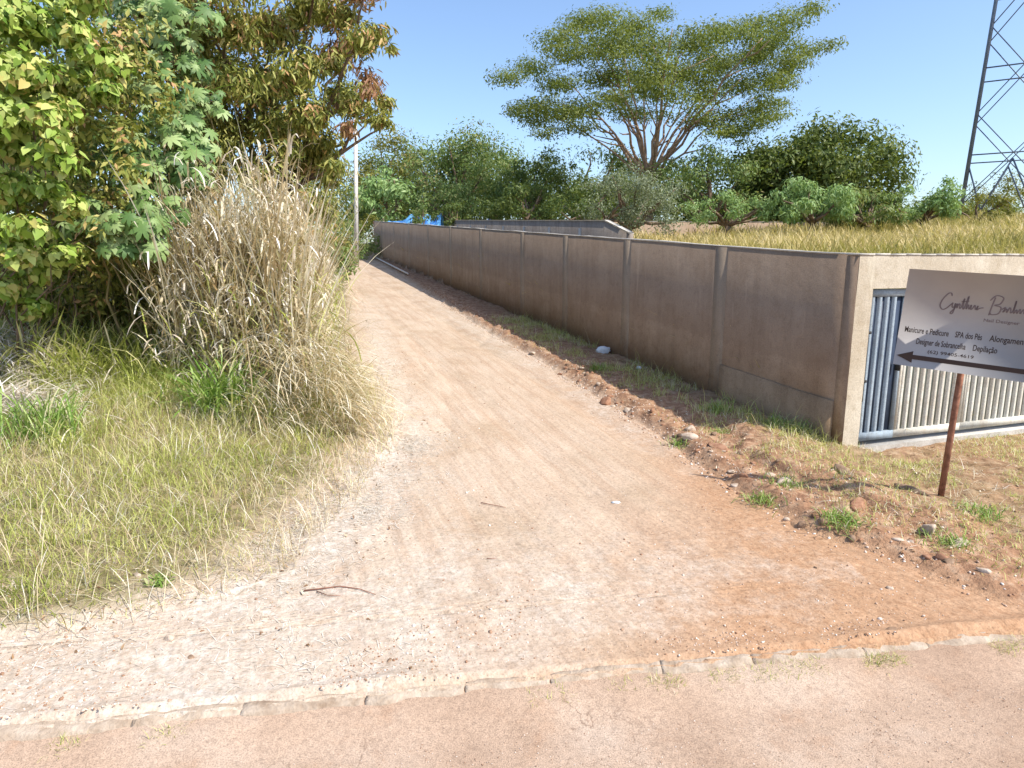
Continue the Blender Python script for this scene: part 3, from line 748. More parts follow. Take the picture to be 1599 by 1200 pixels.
# blue tarpaulin among the trees behind the far end of the wall
def tarp(name, px, Yd, wd, hg, mat, label):
    hg = hg * .62
    x, y, _ = at(px, Yd); z0 = zat(352, Yd); r_ = thing(name, (x, y, z0))
    U, Vv = np.meshgrid(np.linspace(0, 1, 40), np.linspace(0, 1, 26))
    ridge = np.sin(np.clip(Vv, 0, 1) * math.pi)
    Zt = hg * ridge ** .6 * (.62 + .75 * fbm(U * 4.2 + wd, Vv * .3, 121, 3)) + .10 * fbm(U * 9, Vv * 7, 122, 3) - .35
    Xt = (U - .5) * wd; Yt = (Vv - .5) * 2.6
    V, q = grid(Xt, Yt, Zt); o = mk('sheet', V, [q], mat, r_, smooth=False)
    for a in (-.45, 0, .45): mb = MB(); mb.tube([(a * wd, 0, -3.2), (a * wd, 0, hg * .6 - .3)], .05, 6); mb.build('pole', M['bark'], r_)
    tag(r_, label, 'tarpaulin'); return r_
M['blue'] = simple('blue_tarp', (.01, .10, .50), (.20, .55, .80), 2.6, .35, .5, bs=.3)
M['violet'] = simple('violet_tarp', (.06, .05, .3), (.2, .2, .55), 1.6, .4, .5, bs=.3)
tarp('tarpaulin', 642, 52, 4.7, 2.1, M['blue'], 'bright blue tarpaulin showing under the trees beyond the end of the lane wall')
tarp('tarpaulin', 762, 50, 1.6, 1.7, M['violet'], 'small violet blue tarpaulin showing just above the grey inner wall')

# ------------------------------------------------------------ far trees
def ftree(name, x0, x1, ytop, Yd, mat, label, cat, nb=16, nl=3500, ls=.34, dep=None, base=None, group=None, ybot=362, **k):
    px = (x0 + x1) / 2; b = at(px, Yd) if base is None else base
    rx = (x1 - x0) / 2 / F * Yd * 1.25; zt = zat(ytop, Yd); zb = min(zat(ybot, Yd), zt - 2)
    zc = (zt + zb) / 2 - b[2]; rz = (zt - zb) / 2
    low = k.pop('low', -.9)
    return tree(name, b, (0, 0, zc), (rx * .95, (dep or rx * .9), rz * .95), nb, min(rx, rz) * .46, nl, ls, mat, label, cat, trunk=.12 + rx * .04, group=group, low=low, **k)
ftree('background_tree', 558, 650, 208, 66, 'g_olive', 'olive green tree directly right of the concrete pole', 'tree', nl=4200)
ftree('background_tree', 640, 795, 203, 62, 'g_mid', 'broad mid green tree above the blue tarpaulin', 'tree', nb=44, nl=12000, ls=.36)
ftree('background_tree', 770, 880, 232, 58, 'g_dark', 'dark green tree behind the grey inner wall', 'tree', nb=20, nl=5000)
ftree('background_tree', 835, 985, 212, 60, 'g_dark', 'dark thin crowned tree left of the umbrella tree trunks', 'tree', nb=26, nl=4200, vsh=.1)
ftree('background_shrub', 565, 650, 262, 56, 'g_light', 'light green shrub behind the end of the lane wall', 'shrub', nb=14, nl=2500, ls=.4)
ftree('background_shrub', 655, 760, 268, 54, 'g_mid', 'grey green shrub low behind the grey inner wall', 'shrub', nb=18, nl=3500, ls=.3)
ftree('background_shrub', 765, 880, 272, 46, 'g_dark', 'dark low shrub above the middle of the grey inner wall', 'shrub', nb=22, nl=4500, ls=.24)
ftree('background_shrub', 860, 1000, 262, 40, 'g_dark', 'dark dense shrub in front of the umbrella tree foot', 'shrub', nb=24, nl=5000, ls=.22, ybot=370)
ftree('mimosa_shrub', 915, 1050, 262, 30, 'g_grey', 'feathery grey green shrub touching the raked end of the inner wall', 'shrub', nb=26, nl=7000, ls=.13, ybot=372, shell=.45)
ftree('background_tree', 1035, 1175, 225, 47, 'g_mid', 'green tree with drooping leaves right of the umbrella tree trunks', 'tree', nb=26, nl=5200, ls=.28)
ftree('background_tree', 1165, 1368, 194, 50, 'g_dark', 'large rounded dark green tree in the middle of the skyline', 'tree', nb=90, nl=30000, ls=.38, vsh=.1)
ftree('background_shrub', 1070, 1205, 300, 40, 'g_light', 'pale yellow green shrub at the back wall left of the large dark tree', 'shrub', nb=16, nl=3000, ls=.2)
ftree('castor_shrub', 1222, 1318, 276, 38, 'g_light', 'bright green castor shrub in front of the large dark tree', 'shrub', nb=26, nl=4200, ls=.3, tmpl=LONG, droop=.8)
ftree('castor_shrub', 1310, 1402, 285, 40, 'g_mid', 'dull green castor shrub at the right foot of the large dark tree', 'shrub', nb=26, nl=4200, ls=.3, tmpl=LONG, droop=.8)
ftree('background_shrub', 1390, 1492, 276, 42, 'g_light', 'blue green shrub standing alone left of the power tower', 'shrub', nb=14, nl=2600, ls=.26)
ftree('background_tree', 1500, 1640, 274, 74, 'g_olive', 'low olive tree seen behind the legs of the power tower', 'tree', nb=20, nl=4000, ls=.3)
ftree('background_shrub', 1470, 1580, 303, 48, 'g_olive', 'low scrub shrub at the foot of the power tower', 'shrub', nb=14, nl=2600, ls=.22)
ftree('background_shrub', 640, 668, 318, 47, 'g_mid', 'small shrub standing in front of the middle of the blue tarpaulin', 'shrub', nb=10, nl=700, ls=.2)
ftree('background_shrub', 682, 740, 312, 47, 'g_dark', 'dark shrub between the blue and the violet tarpaulins', 'shrub', nb=12, nl=1400, ls=.2)
ftree('background_tree', 560, 690, 212, 70, 'g_mid', 'yellowish tree behind the pole tree at the left end of the skyline band', 'tree', nb=34, nl=7000, ls=.36)
ftree('background_tree', 690, 850, 222, 72, 'g_mid', 'wide tree filling the gap right of the broad mid green tree', 'tree', nb=40, nl=9000, ls=.36)
ftree('background_tree', 1060, 1200, 240, 62, 'g_dark', 'darker tree between the umbrella tree and the large rounded tree', 'tree', nb=34, nl=7000, ls=.34)
ftree('background_tree', 900, 1080, 245, 66, 'g_dark', 'dark tree seen through the trunks of the umbrella tree', 'tree', nb=36, nl=6000, ls=.34)
# a closing belt of woodland far behind
bl = []
for i in range(110):
    px = rng.uniform(520, 1640); Yd = rng.uniform(80, 96); x, y, z = at(px, Yd)
    bl.append((x, y, zat(rng.uniform(285 if px < 1150 else 318, 360), Yd), rng.uniform(2, 3.2)))
for i in range(110):
    px = rng.uniform(560, 1500); Yd = rng.uniform(52, 66); x, y, z = at(px, Yd)
    bl.append((x, y, zat(rng.uniform(296 if px < 1400 else 322, 362), Yd), rng.uniform(1.0, 1.9)))
for i in range(150):
    px = rng.uniform(540, 1500); Yd = rng.uniform(66, 78); x, y, z = at(px, Yd)
    bl.append((x, y, zat(rng.uniform(292 if px < 1180 else 325, 366), Yd), rng.uniform(1.3, 2.2)))
wd_ = crown('far_woodland', bl, 60000, .42, M['g_dark'], None); tag(wd_, kind='stuff')

# umbrella-crowned tree
ub = np.array(at(1012, 50)); ut = thing('umbrella_tree', tuple(ub))
def ul(px, py, dy=0): 
    Yd = 50 + dy; return np.array([wx(px, py, Yd) - ub[0], Yd - ub[1], zat(py, Yd) - ub[2]])
pads = [(800, 118, 36, 11), (835, 105, 40, 13), (880, 128, 40, 14), (800, 172, 30, 10), (840, 165, 44, 12), (900, 165, 42, 12), (870, 62, 36, 14), (905, 35, 38, 14), (950, 28, 46, 14), (1000, 36, 40, 15), (1030, 20, 22, 9),
        (900, 85, 50, 16), (960, 70, 56, 18), (1020, 75, 56, 18), (1080, 70, 50, 15), (1130, 45, 44, 14), (1180, 38, 42, 14), (1230, 28, 40, 12), (1265, 14, 30, 8), (1210, 60, 40, 12),
        (950, 115, 56, 16), (1010, 120, 60, 16), (1070, 110, 60, 16), (1130, 95, 50, 15), (1180, 85, 44, 13), (1260, 78, 36, 11), (1290, 72, 26, 7), (1245, 100, 40, 10), (1215, 125, 40, 11),
        (1160, 130, 50, 12), (1100, 145, 50, 13), (1040, 150, 46, 12), (960, 150, 46, 12), (1195, 165, 46, 9), (1140, 178, 52, 10), (1220, 162, 20, 6), (1090, 185, 40, 9), (900, 195, 40, 9), (860, 205, 30, 8), (1150, 205, 36, 8), (1000, 172, 34, 9), (1180, 190, 44, 8), (1120, 200, 40, 8), (1210, 180, 34, 7), (880, 180, 44, 10), (1160, 215, 26, 6), (835, 185, 40, 9)]
UB = []; r2 = np.random.default_rng(3)
for (px, py, rx, ry) in pads:
    for _ in range(4):
        dy = r2.uniform(-8, 8) * (1 - .6 * abs(px - 1030) / 280)
        c = ul(px + r2.uniform(-14, 14), py + r2.uniform(-6, 8) + dy * .0, dy); k = (50 + dy) / F
        UB.append((*c, rx * k * .95, rx * k * .95, ry * k * 1.0))
for _ in range(70):
    px = r2.uniform(830, 1240); py = r2.uniform(45, 185); dy = r2.uniform(-8, 8) * (1 - .6 * abs(px - 1030) / 280)
    UB.append((*ul(px, py, dy), r2.uniform(.8, 1.7), r2.uniform(.8, 1.7), r2.uniform(.35, .8)))
crown('crown', UB, 72000, .235, M['g_umb'], ut, up=.8, shell=.5)
mb = MB(); foot = np.array([0, 0, -.3]); fork = ul(1012, 292)
mb.tube(wiggle(foot, fork, 4, .03), [.5, .42, .36, .30], 9)
ends = [(885, 128), (865, 175), (905, 165), (945, 118), (960, 160), (975, 90), (1000, 80), (1030, 110), (1060, 88), (1090, 120), (1110, 140), (1130, 95), (1160, 120), (1180, 150), (1100, 180), (925, 60), (1050, 45), (1190, 60), (1060, 150)]
for i, (ex, ey) in enumerate(ends):
    dy = r2.uniform(-6, 6); e_ = ul(ex, ey, dy); b_ = fork + r2.uniform(-.35, .35, 3) * np.array([1, 1, .5])
    mid = b_ * .45 + e_ * .55; mid[:2] = b_[:2] * .6 + e_[:2] * .4
    t = np.linspace(0, 1, 9)[:, None]; pts = (1 - t) ** 2 * b_ + 2 * t * (1 - t) * mid + t ** 2 * e_
    pts[1:-1] += r2.normal(0, .10, (7, 3)); mb.tube(pts, np.linspace(.15, .03, 9) * r2.uniform(.7, 1.1), 6)
    for q in range(3):
        j = r2.integers(3, 8); tgt = pts[j] + (e_ - b_) * r2.uniform(.12, .3) * np.array([1, 1, .6]) + r2.normal(0, .9, 3) * np.array([1, 1, .35])
        mb.tube(np.array([pts[j], (pts[j] + tgt) / 2 + r2.normal(0, .15, 3), tgt]), [.06, .045, .02], 5)
mb.build('trunk', M['bark_pale'], ut, True)
tag(ut, 'tall umbrella crowned tree with many pale spreading trunks against the sky', 'tree')

# ------------------------------------------------------------ near left vegetation
# leafy tree overhanging the lane
tb_ = np.array([-7.2, 19.5, float(ground_h(-7.2, 19.5))])
nt_ = thing('overhanging_tree', tuple(tb_))
def vl(px, py, Yd, base): return np.array([wx(px, py, Yd) - base[0], Yd - base[1], zat(py, Yd) - base[2]])
nb_ = []; r3 = np.random.default_rng(5)
spec = [(350, 40, 60), (420, 30, 60), (480, 20, 50), (530, 30, 42), (560, -20, 40), (340, 120, 60), (400, 130, 60), (460, 110, 55), (520, 95, 50), (570, 65, 38), (590, 50, 24), (350, 200, 50), (420, 200, 50), (480, 180, 50), (540, 150, 45), (580, 130, 34), (600, 160, 22),
        (460, 240, 40), (505, 225, 36), (545, 205, 26), (590, 185, 20), (520, 265, 30), (300, 60, 60), (260, 20, 60), (260, -60, 70), (360, -60, 80), (470, -70, 80), (330, 270, 50), (400, 265, 40), (300, 160, 60), (605, 190, 12), (610, 70, 12), (480, 310, 30), (440, 330, 30), (515, 330, 24)]
for (px, py, rr) in spec:
    for _ in range(3):
        Yd = 17.5 + r3.uniform(-2.2, 2.2); c = vl(px + r3.uniform(-.4, .4) * rr, py + r3.uniform(-.4, .4) * rr, Yd, tb_); nb_.append((*c, rr / F * Yd * r3.uniform(.5, .85)))
nb_ = np.array(nb_); pxx = np.repeat([s_[0] for s_ in spec], 3); pyy = np.repeat([s_[1] for s_ in spec], 3)
rustm = ((pxx > 500) & (pyy > 90) & (pyy < 160) & (r3.random(len(pxx)) < .6)) | ((pxx == 545) & (pyy == 205)) | ((pxx > 520) & (pyy < 35) & (r3.random(len(pxx)) < .6))
crown('crown', nb_[~rustm], 36000, .21, M['g_near'], nt_, LONG, flat=.8, up=.15, droop=.8, shell=.7)
crown('brown_foliage', nb_[rustm], 2600, .20, M['g_rust'], nt_, LONG, flat=.8, up=.0, droop=1.2, shell=.7)
mb = MB(); fk = np.array([.3, -.3, 3.0]); mb.tube(wiggle((0, 0, -.3), fk, 5, .04), [.22, .2, .19, .18, .17], 8)
for b in nb_[::4]: mb.tube(wiggle(fk, b[:3], 7, .08), np.linspace(.09, .015, 7), 5)
mb.build('trunk', M['bark'], nt_, True)
tag(nt_, 'leafy tree with browning leaves overhanging the left side of the lane', 'tree')

def leafy_wall(blist, base, n, mat, tmpl, ls, root, nm='foliage', **k):
    B = []
    for (px, py, rr, Yd) in blist:
        for _ in range(3):
            y_ = Yd + rng.uniform(-.7, .7); c = vl(px + rng.uniform(-.5, .5) * rr, py + rng.uniform(-.5, .5) * rr, y_, base); B.append((*c, rr / F * y_ * rng.uniform(.5, .8)))
    return crown(nm, B, n, ls, M[mat], root, tmpl, **k), B
# heart leaved creeper over a shrub
vb = np.array([-8.3, 10.4, float(ground_h(-8.3, 10.4))]); vt = thing('creeper_shrub', tuple(vb))
lst = [(20, 400, 40, 9.6), (70, 420, 40, 9.8), (110, 390, 34, 10), (20, 460, 40, 10), (60, 480, 30, 10.2), (20, 120, 50, 9.6), (70, 100, 40, 9.8), (110, 130, 30, 10), (40, 170, 50, 9.4), (90, 180, 40, 9.6), (30, 230, 50, 9.3), (85, 240, 42, 9.4), (20, 290, 40, 9.3), (70, 300, 40, 9.3), (100, 320, 30, 9.4), (30, 340, 36, 9.3), (75, 350, 22, 9.4), (-30, 200, 60, 9.6), (-30, 100, 60, 9.8), (-30, 300, 60, 9.6), (130, 90, 30, 10.2), (160, 150, 30, 10.4), (50, 50, 50, 10), (110, 60, 40, 10.2), (10, 20, 50, 10), (120, 10, 40, 10.3), (180, 100, 36, 10.6)]
_, B = leafy_wall(lst, vb, 11500, 'g_vine', HEART, .125, vt, up=.25, droop=.9, shell=.5)
crown('inner_foliage', [(b[0] + .25, b[1] + 1.1, b[2], b[3] * 1.4) for b in B], 5000, .14, M['g_near'], vt, LEAF)
mb = MB()
for i in range(16):
    b = B[i * 4 % len(B)]; mb.tube(wiggle((rng.uniform(-1.5, 1.2), rng.uniform(-.4, .6), -.2), (b[0], b[1] + .4, b[2]), 8, .10), np.linspace(.022, .006, 8), 5)
mb.build('stems', M['bark'], vt, True)
tag(vt, 'yellow green heart leaved creeper smothering a shrub at the left edge', 'shrub')

# castor oil plants
def castor(base, heads, n, ls, label, mat='g_castor'):
    heads = [(a, b_, c_, d_ - .7) for a, b_, c_, d_ in heads]
    r_ = thing('castor_plant', tuple(base)); base = np.array(base); P = []; st = MB()
    for (px, py, rr, Yd) in heads:
        h = vl(px, py, Yd, base); st.tube(wiggle((rng.uniform(-.2, .2), rng.uniform(-.2, .2), -.2), h - np.array([0, 0, .1]), 7, .06), np.linspace(.03, .012, 7), 5)
        k = int(n * 1.7 * rr / 40); u = rand_unit(k); u[:, 2] = np.abs(u[:, 2]) * .8 - .35
        c = h + unit(u) * (rr / F * Yd) * rng.uniform(.35, 1.35, k)[:, None]
        for q in c: st.tube(np.array([h - np.array([0, 0, .08]), (h + q) / 2 + np.array([0, 0, .05]), q]), [.006, .005, .004], 3, cap=False)
        P.append(np.column_stack([c, unit(u + np.array([.25, -.75, .75]) + rng.normal(0, .3, (k, 3)))]))
    P = np.concatenate(P); nr = P[:, 3:]; Xa, Ya, Za = frames(nr, .9)
    inst(PALM[0], PALM[1], P[:, :3], Xa, Ya, Za, ls * rng.uniform(.4, 1.15, len(P)), np.clip(rng.random(len(P)), 0, 1), 'leaves', M[mat], r_)
    st.build('stems', M['stem'], r_, True); tag(r_, label, 'plant'); return r_
c1 = (-6.35, 11.6, float(ground_h(-6.35, 11.6)))
castor(c1, [(150, 350, 34, 11), (210, 350, 34, 10.8), (185, 385, 26, 10.8), (130, 325, 26, 11.1), (235, 390, 20, 10.9), (250, 330, 30, 11.2)], 34, .44, 'castor plant with large blue green star leaves low above the grass')
c2 = (-6.0, 12.6, float(ground_h(-6.0, 12.6)))
castor(c2, [(200, 240, 38, 11.8), (250, 255, 40, 11.8), (290, 280, 34, 12), (180, 215, 30, 11.9), (300, 230, 28, 12.3), (230, 290, 34, 11.7), (265, 200, 30, 12.2)], 36, .42, 'silvery castor plant in the middle of the left thicket beside dry grass')
c3 = (-5.7, 13.6, float(ground_h(-5.7, 13.6)))
castor(c3, [(250, 60, 50, 12.8), (290, 30, 40, 12.8), (220, 20, 45, 13), (280, 100, 45, 12.8), (240, 140, 40, 12.6), (300, 160, 36, 12.8), (200, 80, 40, 13), (270, 180, 30, 12.6), (190, 130, 34, 12.8)], 34, .40, 'tallest castor plant, grey green leaves reaching the top edge')
# big cane-like grass top left
cb_ = np.array([-8.0, 12.2, float(ground_h(-8.0, 12.2))]); cg = thing('cane_clump', tuple(cb_))
P = np.column_stack([rng.normal(0, .9, 90), rng.normal(0, .4, 90), np.zeros(90)])
az = rng.uniform(0, 2 * math.pi, 90)
mb = MB(); tips = []
for p in P[:40]:
    e = p + np.array([rng.normal(0, .5), rng.normal(0, .3), rng.uniform(2.8, 5.6)]); mb.tube(wiggle(p - [0, 0, .2], e, 6, .03), np.linspace(.022, .012, 6), 6)
    for f_ in (.55, .65, .75, .85, .95, 1.): tips.append(p + (e - p) * f_)
mb.build('canes', M['stem'], cg, True)
tips = np.array(tips); nn = len(tips)
blades('leaves', np.repeat(tips, 2, 0), rng.uniform(.9, 1.7, nn * 2), rng.uniform(.03, .055, nn * 2), M['grass_green'], lean=.35, curl=.8, seg=6, parent=cg)
tag(cg, 'tall cane grass with long arching blades at the top left corner', 'grass clump')
# dark undergrowth behind, closing the gaps
ut_b = []
for i in range(150):
    px = rng.uniform(-60, 400); Yd = rng.uniform(14.5, 18); py = rng.uniform(-120, 480); ut_b.append((wx(px, py, Yd), Yd, zat(py, Yd), rng.uniform(.6, 1.0)))
for i in range(50):
    px = rng.uniform(400, 520); Yd = rng.uniform(24, 34); py = rng.uniform(250, 400); ut_b.append((wx(px, py, Yd), Yd, zat(py, Yd), rng.uniform(.7, 1.2)))
for i in range(50):
    x = rng.uniform(-13.5, -8.0); y = rng.uniform(11.5, 14.5); ut_b.append((x, y, float(ground_h(x, y)) + rng.uniform(.3, 5.4), rng.uniform(.5, 1.0)))
for i in range(26):
    x = rng.uniform(-9.5, -5.0); y = rng.uniform(12.2, 14.5); ut_b.append((x, y, float(ground_h(x, y)) + rng.uniform(.2, 2.4), rng.uniform(.4, .8)))
for i in range(90):
    px = rng.uniform(-80, 310); Yd = rng.uniform(11.6, 13.2); py = rng.uniform(400, 520); ut_b.append((wx(px, py, Yd), Yd, zat(py, Yd), rng.uniform(.3, .5)))
o = crown('thicket_undergrowth', ut_b, 56000, .20, M['g_near'], None, LONG, droop=.8); tag(o, kind='stuff')
# bushes lining the upper lane on the left
for i, (px, Yd, hh, rr, lab, mt) in enumerate([(490, 27, 2.1, 1.6, 'green bush at the left of the lane just below the pole', 'g_mid'), (505, 34, 2.3, 1.7, 'yellow green bush left of the foot of the pole', 'g_olive'), (545, 48, 3.4, 2.6, 'bush behind the concrete pole at the end of the lane', 'g_mid'), (578, 53, 3.0, 1.9, 'dark bush closing the end of the lane beside the wall', 'g_olive'), (480, 40, 4.5, 3.0, 'taller bush left behind the pole under the overhanging tree', 'g_mid')]):
    b = at(px, Yd); tree('lane_bush', b, (0, 0, hh * .5), (rr, rr, hh * .55), 16, rr * .35, 2600, .20, mt, lab, 'bush', trunk=.06, low=-1)

n = 9000; xx = rng.uniform(-9.5, -4.3, n); yy = 9.3 + 3.0 * rng.random(n); k = (vn(xx * 1.3, yy * 1.3, 133) > .4); xx, yy = xx[k], yy[k]
o = blades('tall_green_grass', np.column_stack([xx, yy, ground_h(xx, yy) - .02]), rng.uniform(.35, 1.05, len(xx)) * sst(8.8, 10.6, yy), rng.uniform(.008, .018, len(xx)), M['grass'], lean=.3, curl=.9, seg=4, val=np.clip(rng.random(len(xx)) * .75, 0, 1)); tag(o, kind='stuff')
# tall dry grass (stuff): stands along the left edge of the lane
n = 4200
yy = np.concatenate([rng.uniform(10.2, 16, 2700), rng.uniform(16, 40, 1500)])
ed = xl(yy - KS * -3.0 * 1.0)
ed = xl(yy + KS * 3.2)
wdt = np.where(yy < 16, 2.1, 2.0)
xx = ed - 1.25 - wdt * rng.random(n) ** 1.1
clump = vn(xx * 1.6, yy * 1.6, 131); keep = clump > .33
hh = (1.2 + 2.0 * rng.random(n)) * (.72 + .55 * clump) * (.55 + .65 * sst(.0, 1.5, ed - xx)) * np.where(yy > 16, .82, 1.0) * (1 - .30 * sst(12.0, 15.5, yy)) * (1 - .25 * sst(20, 26, yy))
P = np.column_stack([xx, yy, ground_h(xx, yy) - .03])[keep]
o = blades('tall_dry_grass', P, hh[keep], rng.uniform(.010, .022, keep.sum()), M['straw'], lean=.15, curl=.42, seg=6); tag(o, kind='stuff')
# leaf strips hanging on the stalks
n2 = 24000; idx = rng.integers(0, len(P), n2)
q = P[idx] + np.column_stack([rng.normal(0, .13, n2), rng.normal(0, .13, n2), hh[keep][idx] * rng.uniform(.12, .92, n2)])
o = blades('dry_grass_leaves', q, rng.uniform(.15, .6, n2), rng.uniform(.012, .040, n2), M['straw'], lean=.9, curl=1.3, seg=4); tag(o, kind='stuff')
n5 = 7000; idx = rng.integers(0, len(P), n5)
q = P[idx] + np.column_stack([rng.normal(0, .2, n5), rng.normal(-.1, .2, n5), hh[keep][idx] * rng.uniform(.1, 1.0, n5)])
o = blades('bleached_grass_leaves', q, rng.uniform(.2, .6, n5), rng.uniform(.012, .03, n5), M['straw_white'], lean=1.1, curl=1.5, seg=4); tag(o, kind='stuff')
n6 = 260; idx = rng.integers(0, len(P), n6)
o = blades('dry_canes', P[idx], hh[keep][idx] * rng.uniform(.8, 1.15, n6), rng.uniform(.02, .03, n6), M['straw'], lean=.11, curl=.18, seg=6); tag(o, kind='stuff')
# green blades among them
n3 = 6000; idx = rng.integers(0, len(P), n3)
q = P[idx] + np.column_stack([rng.normal(0, .3, n3), rng.normal(0, .3, n3), hh[keep][idx] * rng.uniform(0, .6, n3)])
o = blades('green_reed_leaves', q, rng.uniform(.4, .9, n3), rng.uniform(.012, .026, n3), M['grass'], lean=.6, curl=1.1, seg=4); tag(o, kind='stuff')
# straw slumped towards the lane
n4 = 2600; v_ = np.where(rng.random(n4) < .75, rng.uniform(9.2, 12.6, n4), rng.uniform(12.6, 30, n4)); e_ = xl(v_)
xx = e_ - .55 - 1.6 * rng.random(n4) ** 1.2; yy = v_ + KS * xx
q = np.column_stack([xx, yy, ground_h(xx, yy) + rng.uniform(0, 1.15, n4) * sst(0.1, 1.3, e_ - xx)])
o = blades('slumped_straw', q, rng.uniform(.35, 1.2, n4), rng.uniform(.007, .016, n4), M['straw'], lean=np.abs(rng.normal(1.15, .3, n4)), curl=.7, seg=5, az=rng.normal(-.75, .55, n4)); tag(o, kind='stuff')

# straw heap at the far left
def straw_heap(px, py, Yd, w_, h_, n, label):
    x = wx(px, py, Yd); z = float(ground_h(x, Yd)); r_ = thing('straw_heap', (x, Yd, z))
    q = rng.normal(0, 1, (n, 3)) * np.array([w_ * .4, w_ * .28, 0]); rr = np.hypot(q[:, 0], q[:, 1]) / (w_ * .5)
    q[:, 2] = np.maximum(h_ * np.exp(-rr ** 2), .02) * rng.uniform(.2, 1, n)
    blades('straw', q, rng.uniform(.25, .7, n), rng.uniform(.008, .018, n), M['straw_white'], lean=rng.uniform(.85, 1.7, n), curl=.5, seg=4, parent=r_)
    tag(r_, label, 'straw heap')
straw_heap(15, 560, 10.3, 1.7, .85, 2600, 'larger heap of bleached straw at the left edge under the creeper')
straw_heap(20, 670, 8.8, 1.0, .28, 900, 'lower flat heap of bleached straw at the left edge of the lawn')

# green tufts
def tuft(x, y, n, h, lean, label, mat='grass_green', w_=.014, sp_=.14):
    r_ = thing('grass_tuft', (x, y, float(ground_h(x, y)) - .02))
    q = np.column_stack([rng.normal(0, sp_, n), rng.normal(0, sp_, n), np.zeros(n)])
    blades('blades', q, h * rng.uniform(.45, 1.1, n), rng.uniform(.6, 1.3, n) * w_, M[mat], lean=lean, curl=1.0, seg=6, parent=r_)
    tag(r_, label, 'grass tuft')
tuft(-4.25, 9.45, 300, 1.05, .5, 'bushy green grass tuft on the lawn in front of the slumped straw', w_=.022, sp_=.2)
tuft(-3.7, 9.1, 130, .65, .8, 'low pale green tuft just right of the bushy tuft', 'grass', .016, .15)
tuft(-6.9, 10.6, 260, 1.2, .3, 'tall upright green tuft under the castor plants', 'grass', .02, .28)
tuft(-6.2, 10.9, 220, 1.1, .35, 'upright green tuft right of the castor stems', 'grass', .018, .25)
tuft(-5.75, 7.9, 240, .75, .4, 'green tuft with straw blades in the middle of the left lawn', 'grass_green', .015, .2)
tuft(-5.2, 7.6, 120, .5, .6, 'pale small tuft right of the lawn tuft', 'grass', .012, .15)
tuft(-7.6, 10.2, 260, 1.1, .4, 'broad tuft beside the larger straw heap', 'grass', .018, .3)
tuft(-8.6, 10.9, 300, 1.6, .35, 'high tuft of grass at the left edge beneath the creeper', 'grass', .02, .35)
tuft(-2.82, 4.93, 160, .10, .9, 'tiny bright green weed on the gravel edge of the lawn', 'grass_green', .014, .04)

# lawn (stuff)
n = 190000
xx = -1.2 - 10.5 * rng.random(n) ** .85; yy = 4.3 + 9.5 * rng.random(n) ** .9
v_ = yy - KS * xx; din = xl(v_) - xx
den = np.clip(.25 + .9 * vn(xx * 1.1, yy * 1.1, 141) * sst(.0, 1.4, din), 0, 1) * sst(-.05, .16, din + .2 * fbm(xx * 1.8, yy * 1.8, 142, 4))
keep = (rng.random(n) < den) & (din > 0)
xx, yy, din = xx[keep], yy[keep], din[keep]; n = len(xx)
dry = np.clip(vn(xx * 1.3, yy * 1.3, 143) * .55 + .5 * rng.random(n) + .45 * sst(.6, .0, din) - .12, 0, 1)
hh = (.05 + .22 * rng.random(n) ** 1.3) * (.5 + .9 * vn(xx * 2.2, yy * 2.2, 144)) * (.6 + .7 * sst(0, 2.4, din)) * (1 + .9 * sst(8, 11, yy))
o = blades('lawn_grass', np.column_stack([xx, yy, ground_h(xx, yy) - .01]), hh, rng.uniform(.004, .009, n), M['grass'], lean=.55, curl=1.0, seg=2, val=dry); tag(o, kind='stuff')
# seed stalks and loose straw over the lawn
n = 26000
xx = -1.3 - 9.5 * rng.random(n); yy = 4.3 + 8 * rng.random(n); v_ = yy - KS * xx; k = (xl(v_) - xx > -.1); xx, yy = xx[k], yy[k]
o = blades('loose_straw', np.column_stack([xx, yy, ground_h(xx, yy) + .01]), rng.uniform(.12, .42, len(xx)), rng.uniform(.003, .007, len(xx)), M['straw'], lean=1.0, curl=.7, seg=3); tag(o, kind='stuff')
# bleached litter lying on the dirt apron beside the lawn
n = 14000
v_ = rng.uniform(3.9, 9.5, n); e_ = xl(v_); xx = np.where(v_ < 5.2, rng.uniform(-6.5, -.6, n), e_ + .1 + np.abs(rng.normal(0, .35, n))); xx = np.where((v_ >= 5.2) & (rng.random(n) < .4), e_ - rng.random(n) * .5, xx)
yy = v_ + KS * xx; k = rng.random(n) < (.15 + .85 * sst(.45, .75, vn(xx * 1.7, yy * 1.7, 151))) * sst(.2, -1.5, xx)
xx, yy = xx[k], yy[k]; dd = lane_dist(xx, yy)[0]; zz = np.where(dd > 0, lane_h(xx, yy) + .006, ground_h(xx, yy) + .01)
o = blades('straw_litter', np.column_stack([xx, yy, zz]), rng.uniform(.03, .13, len(xx)), rng.uniform(.003, .008, len(xx)), M['straw_white'], lean=np.full(len(xx), 1.45), curl=.06, seg=2); tag(o, kind='stuff')

